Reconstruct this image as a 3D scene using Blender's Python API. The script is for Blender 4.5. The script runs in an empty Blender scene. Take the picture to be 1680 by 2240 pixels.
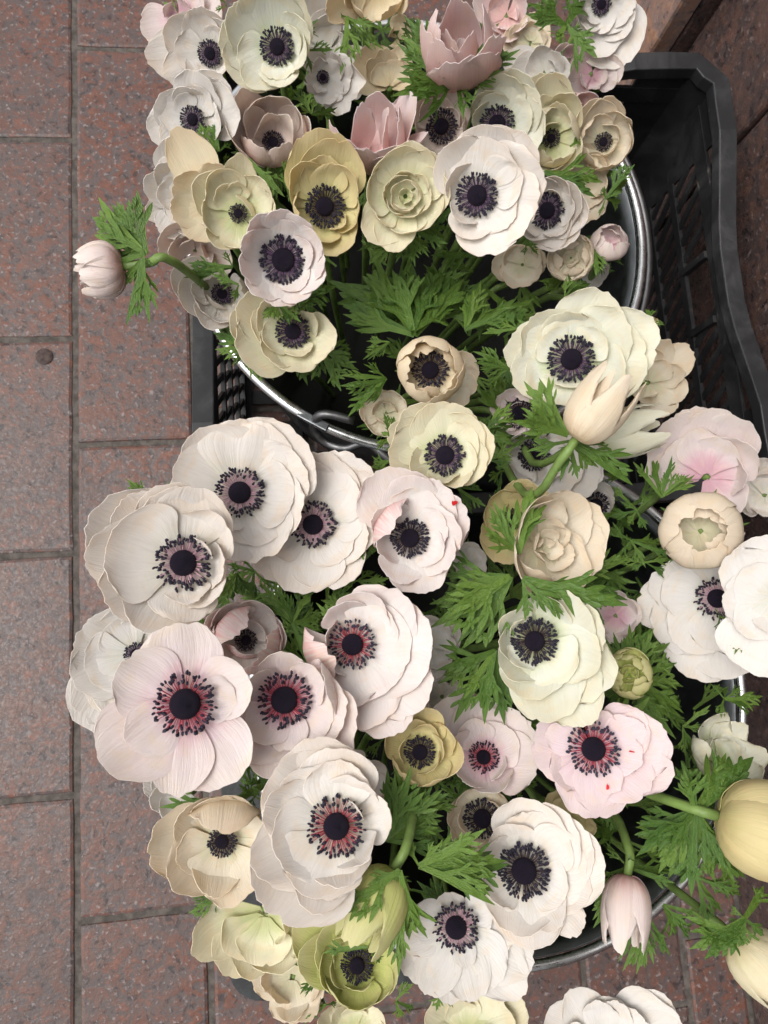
import bpy, math, random
import numpy as np
from mathutils import Vector, Matrix
random.seed(7)
RNG = np.random.default_rng(11)
sc = bpy.context.scene
COL = sc.collection

# ------------------------------------------------------------------ camera
FPX, CXP, CYP, CAMH = 1618.0, 840.0, 1120.0, 0.75
def _n(v):
    v = np.asarray(v, float); return v / np.linalg.norm(v)
DZ = _n((-190, 260, FPX))                       # straight down, in the lens frame
EY = np.array((-690, -10120, FPX)); EY = _n(EY - DZ * EY.dot(DZ))
ZUP = -DZ
EX = np.cross(EY, ZUP)
CAMPOS = np.array((0, 0, CAMH))
IR = np.array((EX[0], EY[0], ZUP[0]))           # image right / down / forward in the world
ID = np.array((EX[1], EY[1], ZUP[1]))
IF = np.array((EX[2], EY[2], ZUP[2]))
cam = bpy.data.cameras.new('camera'); cam_o = bpy.data.objects.new('camera', cam); COL.objects.link(cam_o)
m = Matrix(((IR[0], -ID[0], -IF[0], 0), (IR[1], -ID[1], -IF[1], 0), (IR[2], -ID[2], -IF[2], CAMH), (0, 0, 0, 1)))
cam_o.matrix_world = m
cam.sensor_fit = 'VERTICAL'; cam.sensor_height = 36; cam.sensor_width = 27; cam.lens = FPX / 2240 * 36
cam.clip_start = 0.01; cam.clip_end = 200
cam.dof.use_dof = True; cam.dof.focus_distance = 0.385; cam.dof.aperture_fstop = 22.0
sc.camera = cam_o

# ------------------------------------------------------------------ sky, sun, exposure
SUN_EL, SUN_AZ = 60, 272                        # soft light from beyond the open pavement
w = bpy.data.worlds.new('World'); sc.world = w; w.use_nodes = True
nt = w.node_tree; nt.nodes.clear()
sky = nt.nodes.new('ShaderNodeTexSky'); sky.sky_type = 'NISHITA'; sky.sun_disc = False
sky.sun_elevation = math.radians(SUN_EL); sky.sun_rotation = math.radians(SUN_AZ)
sky.dust_density = 4.0; sky.air_density = 1.0; sky.ozone_density = 1.0
hsv = nt.nodes.new('ShaderNodeHueSaturation'); hsv.inputs['Saturation'].default_value = 0.12
bg = nt.nodes.new('ShaderNodeBackground'); bg.inputs[1].default_value = 0.15
wo = nt.nodes.new('ShaderNodeOutputWorld')
nt.links.new(sky.outputs[0], hsv.inputs['Color']); nt.links.new(hsv.outputs[0], bg.inputs[0]); nt.links.new(bg.outputs[0], wo.inputs[0])
sl = bpy.data.lights.new('sun', 'SUN'); sl.energy = 1.3; sl.angle = math.radians(40); sl.color = (1.0, 0.945, 0.865)
sun = bpy.data.objects.new('sun', sl); COL.objects.link(sun)
sd = Vector((math.sin(math.radians(SUN_AZ)) * math.cos(math.radians(SUN_EL)), math.cos(math.radians(SUN_AZ)) * math.cos(math.radians(SUN_EL)), math.sin(math.radians(SUN_EL))))
sun.rotation_euler = sd.to_track_quat('Z', 'Y').to_euler()
vs = sc.view_settings
vs.view_transform = 'Standard'; vs.look = 'None'; vs.gamma = 1.0; vs.use_curve_mapping = False; vs.exposure = 0.53
sc.cycles.use_denoising = True; sc.cycles.max_bounces = 8; sc.cycles.diffuse_bounces = 4; sc.cycles.transmission_bounces = 6
sc.cycles.sample_clamp_indirect = 6

# ------------------------------------------------------------------ picture measurements -> world
ZONES = {'S': (0, 0, 1.0), 'P': (0, 0, 1680 / 1659), '1': (280, 0, 560 / 1659), '2': (700, 0, 720 / 1659), '3': (1160, 0, 520 / 1150),
         '4': (140, 380, 720 / 1659), '5': (700, 560, 600 / 1659), '6': (140, 880, 720 / 1659), '7': (1000, 600, 680 / 1659),
         '8': (840, 1200, 840 / 1659), '9': (280, 1560, 720 / 1659), '10': (960, 1640, 720 / 1659)}
def zpx(zone, p):
    o = ZONES[zone]; return (o[0] + p[0] * o[2], o[1] + p[1] * o[2])
def ray(px, py):
    r = np.array((px - CXP, py - CYP, FPX)); return IR * r[0] + ID * r[1] + IF * r[2]
def at(zone, p, z):
    d = ray(*zpx(zone, p)); return CAMPOS + d * ((z - CAMH) / d[2])
def at_x(zone, p, x):
    d = ray(*zpx(zone, p)); return CAMPOS + d * (x / d[0])

# ------------------------------------------------------------------ mesh helpers
def mesh(name, verts, faces, mats, mi=None, uv=None, smooth=True):
    me = bpy.data.meshes.new(name)
    me.from_pydata([tuple(v) for v in verts], [], faces)
    for mm in mats: me.materials.append(mm)
    if mi is not None: me.polygons.foreach_set('material_index', mi)
    if smooth: me.polygons.foreach_set('use_smooth', [True] * len(me.polygons))
    if uv is not None:
        l = me.uv_layers.new(name='UVMap')
        idx = np.empty(len(me.loops), int); me.loops.foreach_get('vertex_index', idx)
        l.data.foreach_set('uv', np.asarray(uv)[idx].ravel())
    me.update(); return me
def obj(name, me, parent=None, loc=None, mat=None):
    o = bpy.data.objects.new(name, me); COL.objects.link(o)
    if parent is not None: o.parent = parent
    if mat is not None: o.matrix_local = mat
    elif loc is not None: o.location = loc
    return o
def tag(o, label=None, cat=None, group=None, kind=None):
    if label: o['label'] = label
    if cat: o['category'] = cat
    if group: o['group'] = group
    if kind: o['kind'] = kind
    return o
class MB:
    def __init__(s): s.v = []; s.f = []
    def add(s, vs, fs):
        b = len(s.v); s.v += [tuple(v) for v in vs]; s.f += [tuple(b + i for i in f) for f in fs]
    def box(s, a, b):
        x0, y0, z0 = a; x1, y1, z1 = b
        s.hexa([(x0,y0,z0),(x1,y0,z0),(x1,y1,z0),(x0,y1,z0),(x0,y0,z1),(x1,y0,z1),(x1,y1,z1),(x0,y1,z1)])
    def hexa(s, c):
        s.add(c, [(3,2,1,0),(4,5,6,7),(0,1,5,4),(1,2,6,5),(2,3,7,6),(3,0,4,7)])
    def tube(s, pts, rad, n=8, cap=True):
        pts = [np.asarray(p, float) for p in pts]; k = len(pts)
        rads = rad if hasattr(rad, '__len__') else [rad] * k
        up = None; vs = []
        for i in range(k):
            t = _n(pts[min(i+1, k-1)] - pts[max(i-1, 0)])
            if up is None:
                up = np.array((0, 0, 1.0)) if abs(t[2]) < .9 else np.array((1.0, 0, 0))
            a = _n(np.cross(t, up)); up = np.cross(a, t)
            for j in range(n):
                q = 2 * math.pi * j / n
                vs.append(pts[i] + rads[i] * (a * math.cos(q) + up * math.sin(q)))
        fs = [(i*n+j, i*n+(j+1) % n, (i+1)*n+(j+1) % n, (i+1)*n+j) for i in range(k-1) for j in range(n)]
        if cap: fs += [tuple(range(n))[::-1], tuple((k-1)*n + j for j in range(n))]
        s.add(vs, fs)
    def lathe(s, prof, c, n=64):
        k = len(prof); vs = [(c[0] + r*math.cos(2*math.pi*j/n), c[1] + r*math.sin(2*math.pi*j/n), c[2] + z) for r, z in prof for j in range(n)]
        fs = [(i*n+j, i*n+(j+1) % n, (i+1)*n+(j+1) % n, (i+1)*n+j) for i in range(k-1) for j in range(n)]
        s.add(vs, fs)
    def build(s, name, mat, parent=None, smooth=False, bevel=0, seg=2):
        o = obj(name, mesh(name, s.v, s.f, [mat], smooth=smooth), parent)
        if bevel:
            b = o.modifiers.new('bevel', 'BEVEL'); b.width = bevel; b.segments = seg; b.limit_method = 'ANGLE'; b.angle_limit = math.radians(40)
        return o
def catmull(pts, n=6):
    p = [np.asarray(q, float) for q in pts]; p = [2*p[0]-p[1]] + p + [2*p[-1]-p[-2]]
    out = []
    for i in range(1, len(p)-2):
        for k in range(n):
            t = k / n
            out.append(.5*((2*p[i]) + (-p[i-1]+p[i+1])*t + (2*p[i-1]-5*p[i]+4*p[i+1]-p[i+2])*t*t + (-p[i-1]+3*p[i]-3*p[i+1]+p[i+2])*t**3))
    out.append(p[-2]); return out

# ------------------------------------------------------------------ materials
class NT:
    def __init__(s, name):
        s.m = bpy.data.materials.new(name); s.m.use_nodes = True; s.t = s.m.node_tree; s.t.nodes.clear()
        s.out = s.n('ShaderNodeOutputMaterial')
    def n(s, k, **kw):
        nd = s.t.nodes.new(k)
        for a, b in kw.items(): setattr(nd, a, b)
        return nd
    def l(s, a, b): s.t.links.new(a, b)
    def set(s, sock, v):
        if hasattr(v, 'links') or hasattr(v, 'is_linked'): s.l(v, sock)
        else: sock.default_value = (*v, 1) if (isinstance(v, tuple) and len(v) == 3 and sock.type == 'RGBA') else v
    def mix(s, f, a, b, mode='MIX'):
        nd = s.n('ShaderNodeMix', data_type='RGBA', blend_type=mode)
        s.set(nd.inputs[0], f); s.set(nd.inputs[6], a); s.set(nd.inputs[7], b); return nd.outputs[2]
    def math(s, op, a, b=0.0):
        nd = s.n('ShaderNodeMath', operation=op); s.set(nd.inputs[0], a); s.set(nd.inputs[1], b); return nd.outputs[0]
    def ss(s, x, lo, hi, a=0.0, b=1.0):
        nd = s.n('ShaderNodeMapRange', interpolation_type='SMOOTHSTEP'); s.set(nd.inputs[0], x)
        for i, v in enumerate((lo, hi, a, b)): nd.inputs[i+1].default_value = v
        return nd.outputs[0]
    def noise(s, vec, scale, detail=3, rough=.55, dist=0.0):
        nd = s.n('ShaderNodeTexNoise'); s.l(vec, nd.inputs['Vector']) if vec else None
        nd.inputs['Scale'].default_value = scale; nd.inputs['Detail'].default_value = detail; nd.inputs['Roughness'].default_value = rough
        nd.inputs['Distortion'].default_value = dist; return nd.outputs['Fac']
    def mapping(s, vec, sc3):
        nd = s.n('ShaderNodeMapping'); s.l(vec, nd.inputs['Vector']); nd.inputs['Scale'].default_value = sc3; return nd.outputs[0]
    def bump(s, h, strength, dist):
        nd = s.n('ShaderNodeBump'); s.l(h, nd.inputs['Height']); nd.inputs['Strength'].default_value = strength; nd.inputs['Distance'].default_value = dist
        return nd.outputs[0]
    def bsdf(s, color, rough=.5, metal=0.0, spec=.5, normal=None):
        nd = s.n('ShaderNodeBsdfPrincipled'); s.set(nd.inputs['Base Color'], color); s.set(nd.inputs['Roughness'], rough)
        s.set(nd.inputs['Metallic'], metal); nd.inputs['Specular IOR Level'].default_value = spec
        if normal: s.l(normal, nd.inputs['Normal'])
        return nd
    def done(s, sh): s.l(sh, s.out.inputs[0]); return s.m

def petal_mat(name, base, mid, tip, flush, flush_amt, reach=.62, vein=.20, trans=.40):
    """base/mid/tip: the pigment along the petal; flush: pigment streaks rising from the claw."""
    t = NT(name)
    uv = t.n('ShaderNodeUVMap').outputs[0]
    sep = t.n('ShaderNodeSeparateXYZ'); t.l(uv, sep.inputs[0]); v = sep.outputs[1]
    oi = t.n('ShaderNodeObjectInfo'); rnd = oi.outputs['Random']
    add = t.n('ShaderNodeVectorMath', operation='ADD'); t.l(uv, add.inputs[0])
    cmb = t.n('ShaderNodeCombineXYZ'); t.l(t.math('MULTIPLY', rnd, 37.0), cmb.inputs[0]); t.l(t.math('MULTIPLY', rnd, 11.0), cmb.inputs[1]); t.l(cmb.outputs[0], add.inputs[1])
    p = add.outputs[0]
    big = t.noise(t.mapping(p, (1.2, 1.4, 1)), 2.0, 3)
    fine = t.noise(t.mapping(p, (26, 1.6, 1)), 1.0, 4, .65, .4)
    fleck = t.noise(t.mapping(p, (46, 50, 1)), 1.0, 1)
    vv = t.math('ADD', v, t.math('MULTIPLY', t.math('SUBTRACT', big, .5), .35))
    c = t.mix(t.ss(vv, .05, .50), base, mid)
    c = t.mix(t.ss(vv, .55, 1.02), c, tip)
    soft = t.noise(t.mapping(p, (.8, 1.0, 1)), 3.1, 2)
    c = t.mix(t.ss(soft, .48, .72, 0, .55), c, tuple(x * f for x, f in zip(tip, (1.0, .93, .82))))
    c = t.mix(t.ss(soft, .46, .28, 0, .40), c, tuple(x * f for x, f in zip(mid, (.97, .985, 1.04))))
    fl = t.math('MULTIPLY', t.ss(vv, reach, .02), t.ss(fine, .30, .72))
    fl = t.math('MULTIPLY', t.math('ADD', fl, t.math('MULTIPLY', t.ss(big, .55, .75), .22)), flush_amt)
    c = t.mix(fl, c, flush)
    c = t.mix(t.math('MULTIPLY', t.ss(fine, .42, .78), vein), c, tuple(x * .72 for x in mid))
    c = t.mix(t.math('MULTIPLY', t.ss(fleck, .775, .80), .55), c, (.3, .2, .12))
    c = t.mix(t.ss(rnd, 0, 1, 0, .10), c, tuple(min(1, x * f) for x, f in zip(mid, (.98, .90, .80))))
    bn = t.bump(t.math('ADD', t.math('MULTIPLY', fine, .8), t.math('MULTIPLY', big, .4)), .6, .0010)
    b = t.bsdf(c, .55, 0, .22, bn)
    tr = t.n('ShaderNodeBsdfTranslucent'); t.l(t.mix(.4, c, t.mix(1.0, c, c, 'MULTIPLY')), tr.inputs[0])
    mx = t.n('ShaderNodeMixShader'); mx.inputs[0].default_value = trans; t.l(b.outputs[0], mx.inputs[1]); t.l(tr.outputs[0], mx.inputs[2])
    return t.done(mx.outputs[0])

PAL = {  # front base, mid, tip, flush, amt | back base, mid, tip, flush, amt
 'white': ((.74,.73,.64),(.86,.825,.785),(.86,.80,.745),(.55,.50,.44),.25, (.72,.70,.55),(.83,.775,.69),(.85,.79,.73),(.80,.58,.50),.25),
 'cool':  ((.75,.75,.68),(.82,.795,.765),(.825,.785,.745),(.55,.52,.50),.18, (.76,.75,.66),(.85,.83,.80),(.87,.845,.82),(.80,.62,.58),.18),
 'mint':  ((.66,.73,.44),(.85,.855,.76),(.86,.83,.69),(.55,.64,.30),.35, (.68,.72,.42),(.82,.81,.66),(.84,.82,.70),(.72,.58,.36),.25),
 'ivory': ((.64,.69,.36),(.83,.81,.62),(.84,.78,.60),(.56,.62,.25),.25, (.70,.66,.38),(.82,.76,.55),(.84,.77,.60),(.78,.50,.30),.40),
 'yellow':((.56,.55,.22),(.75,.68,.37),(.80,.69,.42),(.52,.50,.16),.30, (.62,.56,.25),(.76,.66,.36),(.80,.68,.42),(.72,.46,.24),.35),
 'green': ((.42,.50,.10),(.62,.64,.24),(.74,.71,.40),(.36,.46,.08),.30, (.40,.48,.10),(.60,.62,.23),(.74,.70,.40),(.50,.55,.15),.30),
 'cream': ((.74,.73,.52),(.85,.79,.66),(.85,.75,.60),(.62,.55,.35),.25, (.76,.66,.45),(.84,.74,.58),(.85,.76,.63),(.64,.32,.16),.60),
 'peach': ((.76,.69,.44),(.84,.77,.58),(.84,.73,.55),(.75,.45,.25),.25, (.76,.48,.28),(.84,.72,.53),(.84,.74,.56),(.72,.30,.17),.55),
 'blush': ((.76,.50,.58),(.85,.765,.76),(.85,.785,.745),(.76,.36,.50),.50, (.80,.55,.50),(.85,.74,.70),(.86,.78,.74),(.84,.32,.28),.55),
 'mauve': ((.80,.62,.68),(.84,.71,.735),(.84,.735,.73),(.72,.34,.50),.30, (.82,.62,.60),(.85,.74,.72),(.86,.77,.74),(.82,.36,.36),.40),
 'pink':  ((.84,.58,.55),(.86,.72,.71),(.86,.79,.79),(.82,.42,.42),.30, (.82,.28,.25),(.88,.60,.56),(.88,.76,.73),(.82,.16,.15),.75),
 'dusty': ((.80,.70,.62),(.85,.77,.71),(.86,.80,.74),(.66,.44,.44),.30, (.70,.46,.48),(.80,.62,.57),(.83,.72,.66),(.66,.28,.36),.50),
 'rosy':  ((.78,.77,.72),(.86,.835,.81),(.86,.80,.775),(.60,.52,.50),.2, (.80,.62,.58),(.86,.78,.75),(.86,.80,.77),(.84,.16,.17),.95),
}
PM = {k: (petal_mat('petal_%s_inside' % k, *p[:5]), petal_mat('petal_%s_outside' % k, *p[5:], reach=1.5 if k == 'rosy' else .62)) for k, p in PAL.items()}

def simple(name, col, rough, spec=.5, metal=0, var=.25, scale=40, bump=.0):
    t = NT(name); tc = t.n('ShaderNodeTexCoord').outputs['Object']
    n = t.noise(tc, scale, 4, .6)
    c = t.mix(t.ss(n, .3, .7), tuple(x * (1 - var) for x in col), tuple(min(1, x * (1 + var)) for x in col))
    bn = t.bump(n, bump, .002) if bump else None
    return t.done(t.bsdf(c, rough, metal, spec, bn).outputs[0])
M_ANTHER = simple('anther_dark', (.012, .009, .022), .55, .35, var=.4, scale=300)
M_ANTHERB = simple('anther_slate', (.022, .022, .040), .6, .35, var=.4, scale=300)
M_PISTIL = simple('pistil_velvet', (.014, .008, .024), .8, .25, var=.5, scale=900, bump=.9)
M_FIL = {'pale': simple('filament_pale', (.50, .30, .36), .6, .3), 'purple': simple('filament_purple', (.10, .05, .11), .6, .3),
         'red': simple('filament_red', (.36, .035, .06), .6, .3), 'dark': simple('filament_dark', (.045, .028, .03), .6, .3)}

def leaf_mat(name, c0, c1):
    t = NT(name); uv = t.n('ShaderNodeUVMap').outputs[0]
    sep = t.n('ShaderNodeSeparateXYZ'); t.l(uv, sep.inputs[0])
    rnd = t.n('ShaderNodeObjectInfo').outputs['Random']
    tc = t.n('ShaderNodeTexCoord').outputs['Object']
    n = t.noise(tc, 9, 3)
    c = t.mix(t.math('MULTIPLY', t.math('ADD', rnd, n), .5), c0, c1)
    mid = t.ss(t.math('ABSOLUTE', sep.outputs[0]), .16, .0)
    c = t.mix(t.math('MULTIPLY', mid, .45), c, (.16, .27, .055))
    c = t.mix(t.ss(t.math('ABSOLUTE', sep.outputs[0]), .86, 1.0, 0, .30), c, (.17, .26, .07))
    bn = t.bump(t.noise(t.mapping(tc, (14, 60, 14)), 1, 3), .35, .01)
    b = t.bsdf(c, .42, 0, .45, bn)
    tr = t.n('ShaderNodeBsdfTranslucent'); t.l(c, tr.inputs[0])
    mx = t.n('ShaderNodeMixShader'); mx.inputs[0].default_value = .28; t.l(b.outputs[0], mx.inputs[1]); t.l(tr.outputs[0], mx.inputs[2])
    return t.done(mx.outputs[0])
M_LEAF = leaf_mat('leaf_green', (.038, .110, .018), (.165, .265, .040))
M_STEM = simple('stem_green', (.13, .20, .05), .5, .4, var=.3, scale=60)

def granite(name, warm, grey, dark, pale, rough=.42, sc_=1.0):
    t = NT(name); tc = t.n('ShaderNodeNewGeometry').outputs['Position']
    rnd = t.n('ShaderNodeObjectInfo').outputs['Random']
    n1 = t.noise(tc, 85 * sc_, 3, .60, .8); n2 = t.noise(tc, 210 * sc_, 3, .65, .3); n3 = t.noise(tc, 4.2, 3, .6)
    off = t.n('ShaderNodeVectorMath', operation='ADD'); t.l(tc, off.inputs[0]); off.inputs[1].default_value = (3.1, 7.7, 1.3)
    n4 = t.noise(off.outputs[0], 135 * sc_, 3, .65, .6)
    c = t.mix(t.ss(n1, .45, .55), grey, warm)
    c = t.mix(t.ss(t.math('ADD', n3, t.math('MULTIPLY', rnd, .30)), .42, .80, 0, .60), c, t.mix(t.ss(n1, .40, .65), tuple(x * .9 for x in grey), tuple(x * 1.15 for x in grey)))
    c = t.mix(t.ss(t.noise(tc, 24, 3, .6, .5), .42, .66, 0, .45), c, t.mix(.5, grey, tuple(x * 1.25 for x in grey)))
    c = t.mix(t.ss(n4, .55, .66, 0, .70), c, dark)
    c = t.mix(t.ss(n4, .44, .34, 0, .55), c, tuple(x * 1.5 for x in warm))
    c = t.mix(t.ss(n2, .58, .68, 0, .8), c, pale)
    c = t.mix(t.ss(t.noise(tc, 11, 4, .6), .52, .72, 0, .28), c, tuple(x * .6 for x in grey))
    bn = t.bump(t.math('ADD', n1, t.math('MULTIPLY', n2, .6)), .35, .0016)
    return t.done(t.bsdf(c, t.ss(n2, .3, .7, rough - .1, rough + .18), 0, .4, bn).outputs[0])
M_TILE = granite('granite_paving', (.118, .043, .026), (.078, .056, .053), (.018, .015, .016), (.22, .185, .18))
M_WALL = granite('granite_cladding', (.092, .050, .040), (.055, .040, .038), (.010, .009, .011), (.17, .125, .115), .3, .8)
M_PIL_LIT = granite('granite_pilaster', (.27, .145, .09), (.19, .135, .12), (.035, .03, .032), (.32, .25, .22), .35, .8)  # paler than the wall: the light on its face is put into the colour
M_GROUT = simple('grout', (.085, .074, .066), .9, .2, var=.35, scale=120, bump=.5)

def metal_mat(name, col, rough):
    t = NT(name); tc = t.n('ShaderNodeTexCoord').outputs['Object']
    n = t.noise(tc, 22, 4, .6, .6); n2 = t.noise(tc, 160, 3)
    c = t.mix(t.ss(n, .3, .7), tuple(x * .62 for x in col), col)
    return t.done(t.bsdf(c, t.ss(n2, .3, .75, rough, rough + .16), 1.0, .5, t.bump(n2, .10, .001)).outputs[0])
M_ZINC = metal_mat('galvanised_steel', (.24, .255, .27), .32)  # steel tone darkened in place of the deep shade inside the buckets
M_RIM = metal_mat('polished_rim', (.74, .75, .76), .22)
M_WIRE = metal_mat('bail_wire', (.20, .20, .205), .38)
def plastic(name, k=1.0):
    t = NT(name); tc = t.n('ShaderNodeTexCoord').outputs['Object']
    n = t.noise(tc, 18, 5, .7, .5); s_ = t.noise(t.mapping(tc, (30, 30, 220)), 1.0, 3, .7)
    sp = t.noise(tc, 190, 2)
    c = t.mix(t.ss(n, .45, .8, 0, .55), (.009*k, .009*k, .010*k), (.045*k, .044*k, .044*k))
    c = t.mix(t.math('MULTIPLY', t.ss(s_, .62, .75), t.ss(n, .5, .7)), c, (.16, .145, .13))
    c = t.mix(t.ss(sp, .75, .82, 0, .5), c, (.14, .13, .12))
    return t.done(t.bsdf(c, t.ss(n, .3, .7, .40, .62), 0, .42, t.bump(n, .25, .002)).outputs[0])
M_PLASTIC = plastic('black_plastic'); M_SCUFF = plastic('scuffed_black_plastic', 1.9)
M_RUBBER = simple('black_rubber', (.022, .024, .026), .6, .4, var=.4, scale=90, bump=.3)
M_WATER = NT('shaded_water'); M_WATER = M_WATER.done(M_WATER.bsdf((.006, .007, .005), .25, 0, .15).outputs[0])  # near black colour standing in for the shade down in the bucket
# ------------------------------------------------------------------ ground: grout bed with granite paving slabs
def slab_mesh(name, mat, x0, x1, y0, y1, top, th, seed, chip=.0010):
    """a slab with a worn, slightly uneven arris"""
    r = np.random.default_rng(seed); nx = max(2, int((x1-x0)/.02)); ny = max(2, int((y1-y0)/.02))
    pts = [(x0+(x1-x0)*i/nx, y0) for i in range(nx)] + [(x1, y0+(y1-y0)*i/ny) for i in range(ny)] + \
          [(x1-(x1-x0)*i/nx, y1) for i in range(nx)] + [(x0, y1-(y1-y0)*i/ny) for i in range(ny)]
    k = len(pts); cx, cy = (x0+x1)/2, (y0+y1)/2; v = []
    ins = r.uniform(0, chip, k)
    for e, z in ((0, top-th), (0, top-.0035), (.0012, top-.0009), (.0038, top)):
        for i, (x, y) in enumerate(pts):
            d = e + ins[i]
            v.append((x - np.sign(x-cx)*d if abs(x-x0) < 1e-6 or abs(x-x1) < 1e-6 else x, y - np.sign(y-cy)*d if abs(y-y0) < 1e-6 or abs(y-y1) < 1e-6 else y, z))
    f = [(a*k+i, a*k+(i+1) % k, (a+1)*k+(i+1) % k, (a+1)*k+i) for a in range(3) for i in range(k)]
    f.append(tuple(3*k+i for i in range(k)))
    return mesh(name, v, f, [mat], smooth=False)

XW = .425                 # the wall's foot
XJ = at('S', (165, 1100), 0)[0]; XJ2 = at('S', (462, 2160), 0)[0]
TW = XJ2 - XJ
g = MB(); g.box((-12, -12, -.05), (12, 12, -.0022)); ground = g.build('ground', M_GROUT)
tag(ground, 'reddish brown granite paving with dark grey joints', 'paving', kind='structure')
J = .0035
yl = [at('S', (100, y), 0)[1] for y in (304, 741, 1213, 1746)]
ym = [at('S', (240, y), 0)[1] for y in (106, 971, 1480, 2010)]
step = .215
def extend(ys, lo=-.75, hi=1.1):
    ys = sorted(ys)
    while ys[0] > lo: ys.insert(0, ys[0] - step)
    while ys[-1] < hi: ys.append(ys[-1] + step)
    return ys
cols = [XJ + TW * i for i in range(-4, 3)] + []
while cols[-1] < XW - .16: cols.append(cols[-1] + TW)
XS1 = at('S', (1500, 2110), 0)[0]; XS2 = at('S', (1556, 2130), 0)[0]
cols = [c for c in cols if c < XS1 - .05] + [XS1, XW]
sd_ = 1
for i in range(len(cols) - 1):
    a, b = cols[i], cols[i+1]
    if abs(b - XJ) < 1e-4: ys = extend(yl)
    elif abs(a - XJ) < 1e-4: ys = extend(ym)
    else: ys = extend([.03 * ((i * 7) % 5) - .2])
    for y0, y1 in zip(ys, ys[1:]):
        sd_ += 1
        obj('paving_slab', slab_mesh('paving_slab', M_TILE, a+J/2, b-J/2, y0+J/2, y1-J/2, random.uniform(-.0006, .0008), .02, sd_), ground)

# ------------------------------------------------------------------ wall of dark granite cladding with a pilaster
wall = tag(obj('granite_wall', None), 'dark speckled granite wall beside the black crate', 'wall'); wall.location = (XW, 0, 0)
yj1 = at_x('S', (1532, 57), XW)[1]; yj2 = at_x('S', (1640, 278), XW)[1]
_r = ray(1456, 57); PD = XW - _r[0]*yj1/_r[1]; print('PD', PD, yj1, yj2)                                       # the pilaster stands proud of the wall
yp = yj1
def wall_slab(name, y0, y1, z0, z1, x, mat, seed):
    me = slab_mesh(name, mat, y0, y1, z0, z1, 0, .03, seed, .0008)
    o = obj(name, me, wall)
    o.matrix_local = Matrix(((0, 0, -1, x - XW), (1, 0, 0, 0), (0, 1, 0, 0), (0, 0, 0, 1)))
    return o
wb = MB(); wb.box((.012, -1.6 , -.003), (.25, yp, 2.6));
wbk = wb.build('wall_core', M_GROUT, wall)
ys = [-1.55, -.95, -.42, yj2 - .34, yj2, yp - .002]
sd_ = 900
for y0, y1 in zip(ys, ys[1:]):
    for z0, z1 in ((0, .62), (.62, 1.25), (1.25, 1.9), (1.9, 2.6)):
        sd_ += 1; wall_slab('cladding_slab', y0+.0018, y1-.0018, z0+.0015, z1-.0015, XW, M_WALL, sd_)
pil = tag(obj('granite_pilaster', None), 'pink granite pilaster, lit face coloured pale, standing proud of the dark wall', 'pilaster'); pil.location = (XW, yp, 0)
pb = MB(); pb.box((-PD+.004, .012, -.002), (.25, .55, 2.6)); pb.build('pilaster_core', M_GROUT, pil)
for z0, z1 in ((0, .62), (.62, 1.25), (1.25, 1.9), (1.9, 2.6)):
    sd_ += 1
    o = obj('cladding_slab', slab_mesh('cladding_slab', M_PIL_LIT, 0, .55, z0+.001, z1-.001, 0, .02, sd_, .0006), pil)
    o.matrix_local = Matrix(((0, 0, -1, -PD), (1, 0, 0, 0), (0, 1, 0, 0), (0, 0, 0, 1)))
    rt = obj('return_slab', slab_mesh('return_slab', M_WALL, -PD+.021, .012, z0+.001, z1-.001, 0, .011, sd_+50, .0006), pil)  # return in the darker wall stone, its shade put into the colour
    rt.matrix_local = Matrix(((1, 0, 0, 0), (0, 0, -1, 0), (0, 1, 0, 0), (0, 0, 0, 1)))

# ------------------------------------------------------------------ black plastic crate
ZC = .200
cxl = at('S', (424, 800), ZC)[0]; cyb = at('S', (1440, 112), ZC + .022)[1]
cxr = .389; cyf = cyb - .385
crate = tag(obj('plastic_crate', None), 'black plastic crate with slanted slots, scuffed rim, holding a metal bucket', 'crate')
crate.location = ((cxl+cxr)/2, (cyb+cyf)/2, 0)
CO = np.array(((cxl+cxr)/2, (cyb+cyf)/2, 0)); HX, HY = (cxr-cxl)/2, (cyb-cyf)/2
CH = .024                                        # chamfered corners
DR = .014                                        # walls draw in towards the base
RW = .013
def loop(inset, ch=CH):
    x, y = HX - inset, HY - inset; c = ch
    return [(x-c, -y), (x, -y+c), (x, y-c), (x-c, y), (-x+c, y), (-x, y-c), (-x, -y+c), (-x+c, -y)]
def rim_z(i, t, L):
    """the rim rises at the corners"""
    d = min(t, L - t); return ZC + .022 * (1 - min(1, max(0, (d - .050) / .085)))
def wall_frames():
    lo = loop(0); out = []
    for i in range(8):
        a = np.array(lo[i]); b = np.array(lo[(i+1) % 8]); out.append((a, b, _n(b-a), np.linalg.norm(b-a)))
    return out
rim = MB(); pathp = []
for i, (a, b, d, L) in enumerate(wall_frames()):
    n_ = 14 if L > .1 else 2
    for k in range(n_):
        t = L * k / n_; z = rim_z(i, t, L) if L > .1 else ZC + .022
        pathp.append((a + d * t, z))
K = len(pathp); sect = [(0, 0), (0, -.014), (.0035, -.014), (.0035, -.0035), (RW, -.0035), (RW, -.012), (RW+.003, -.012), (RW+.003, -.0008), (RW+.0022, 0)]
vs_ = []
for i in range(K):
    p = pathp[i][0]; t = _n(pathp[(i+1) % K][0] - pathp[i-1][0]); nin = np.array((-t[1], t[0]))
    if nin.dot(-p) < 0: nin = -nin
    for q, z in sect: vs_.append((*(p + nin * q), pathp[i][1] + z))
S_ = len(sect)
rim.add(vs_, [(i*S_+j, i*S_+(j+1) % S_, ((i+1) % K)*S_+(j+1) % S_, ((i+1) % K)*S_+j) for i in range(K) for j in range(S_)])
rim.build('rim', M_SCUFF, crate, bevel=.0012)
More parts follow.
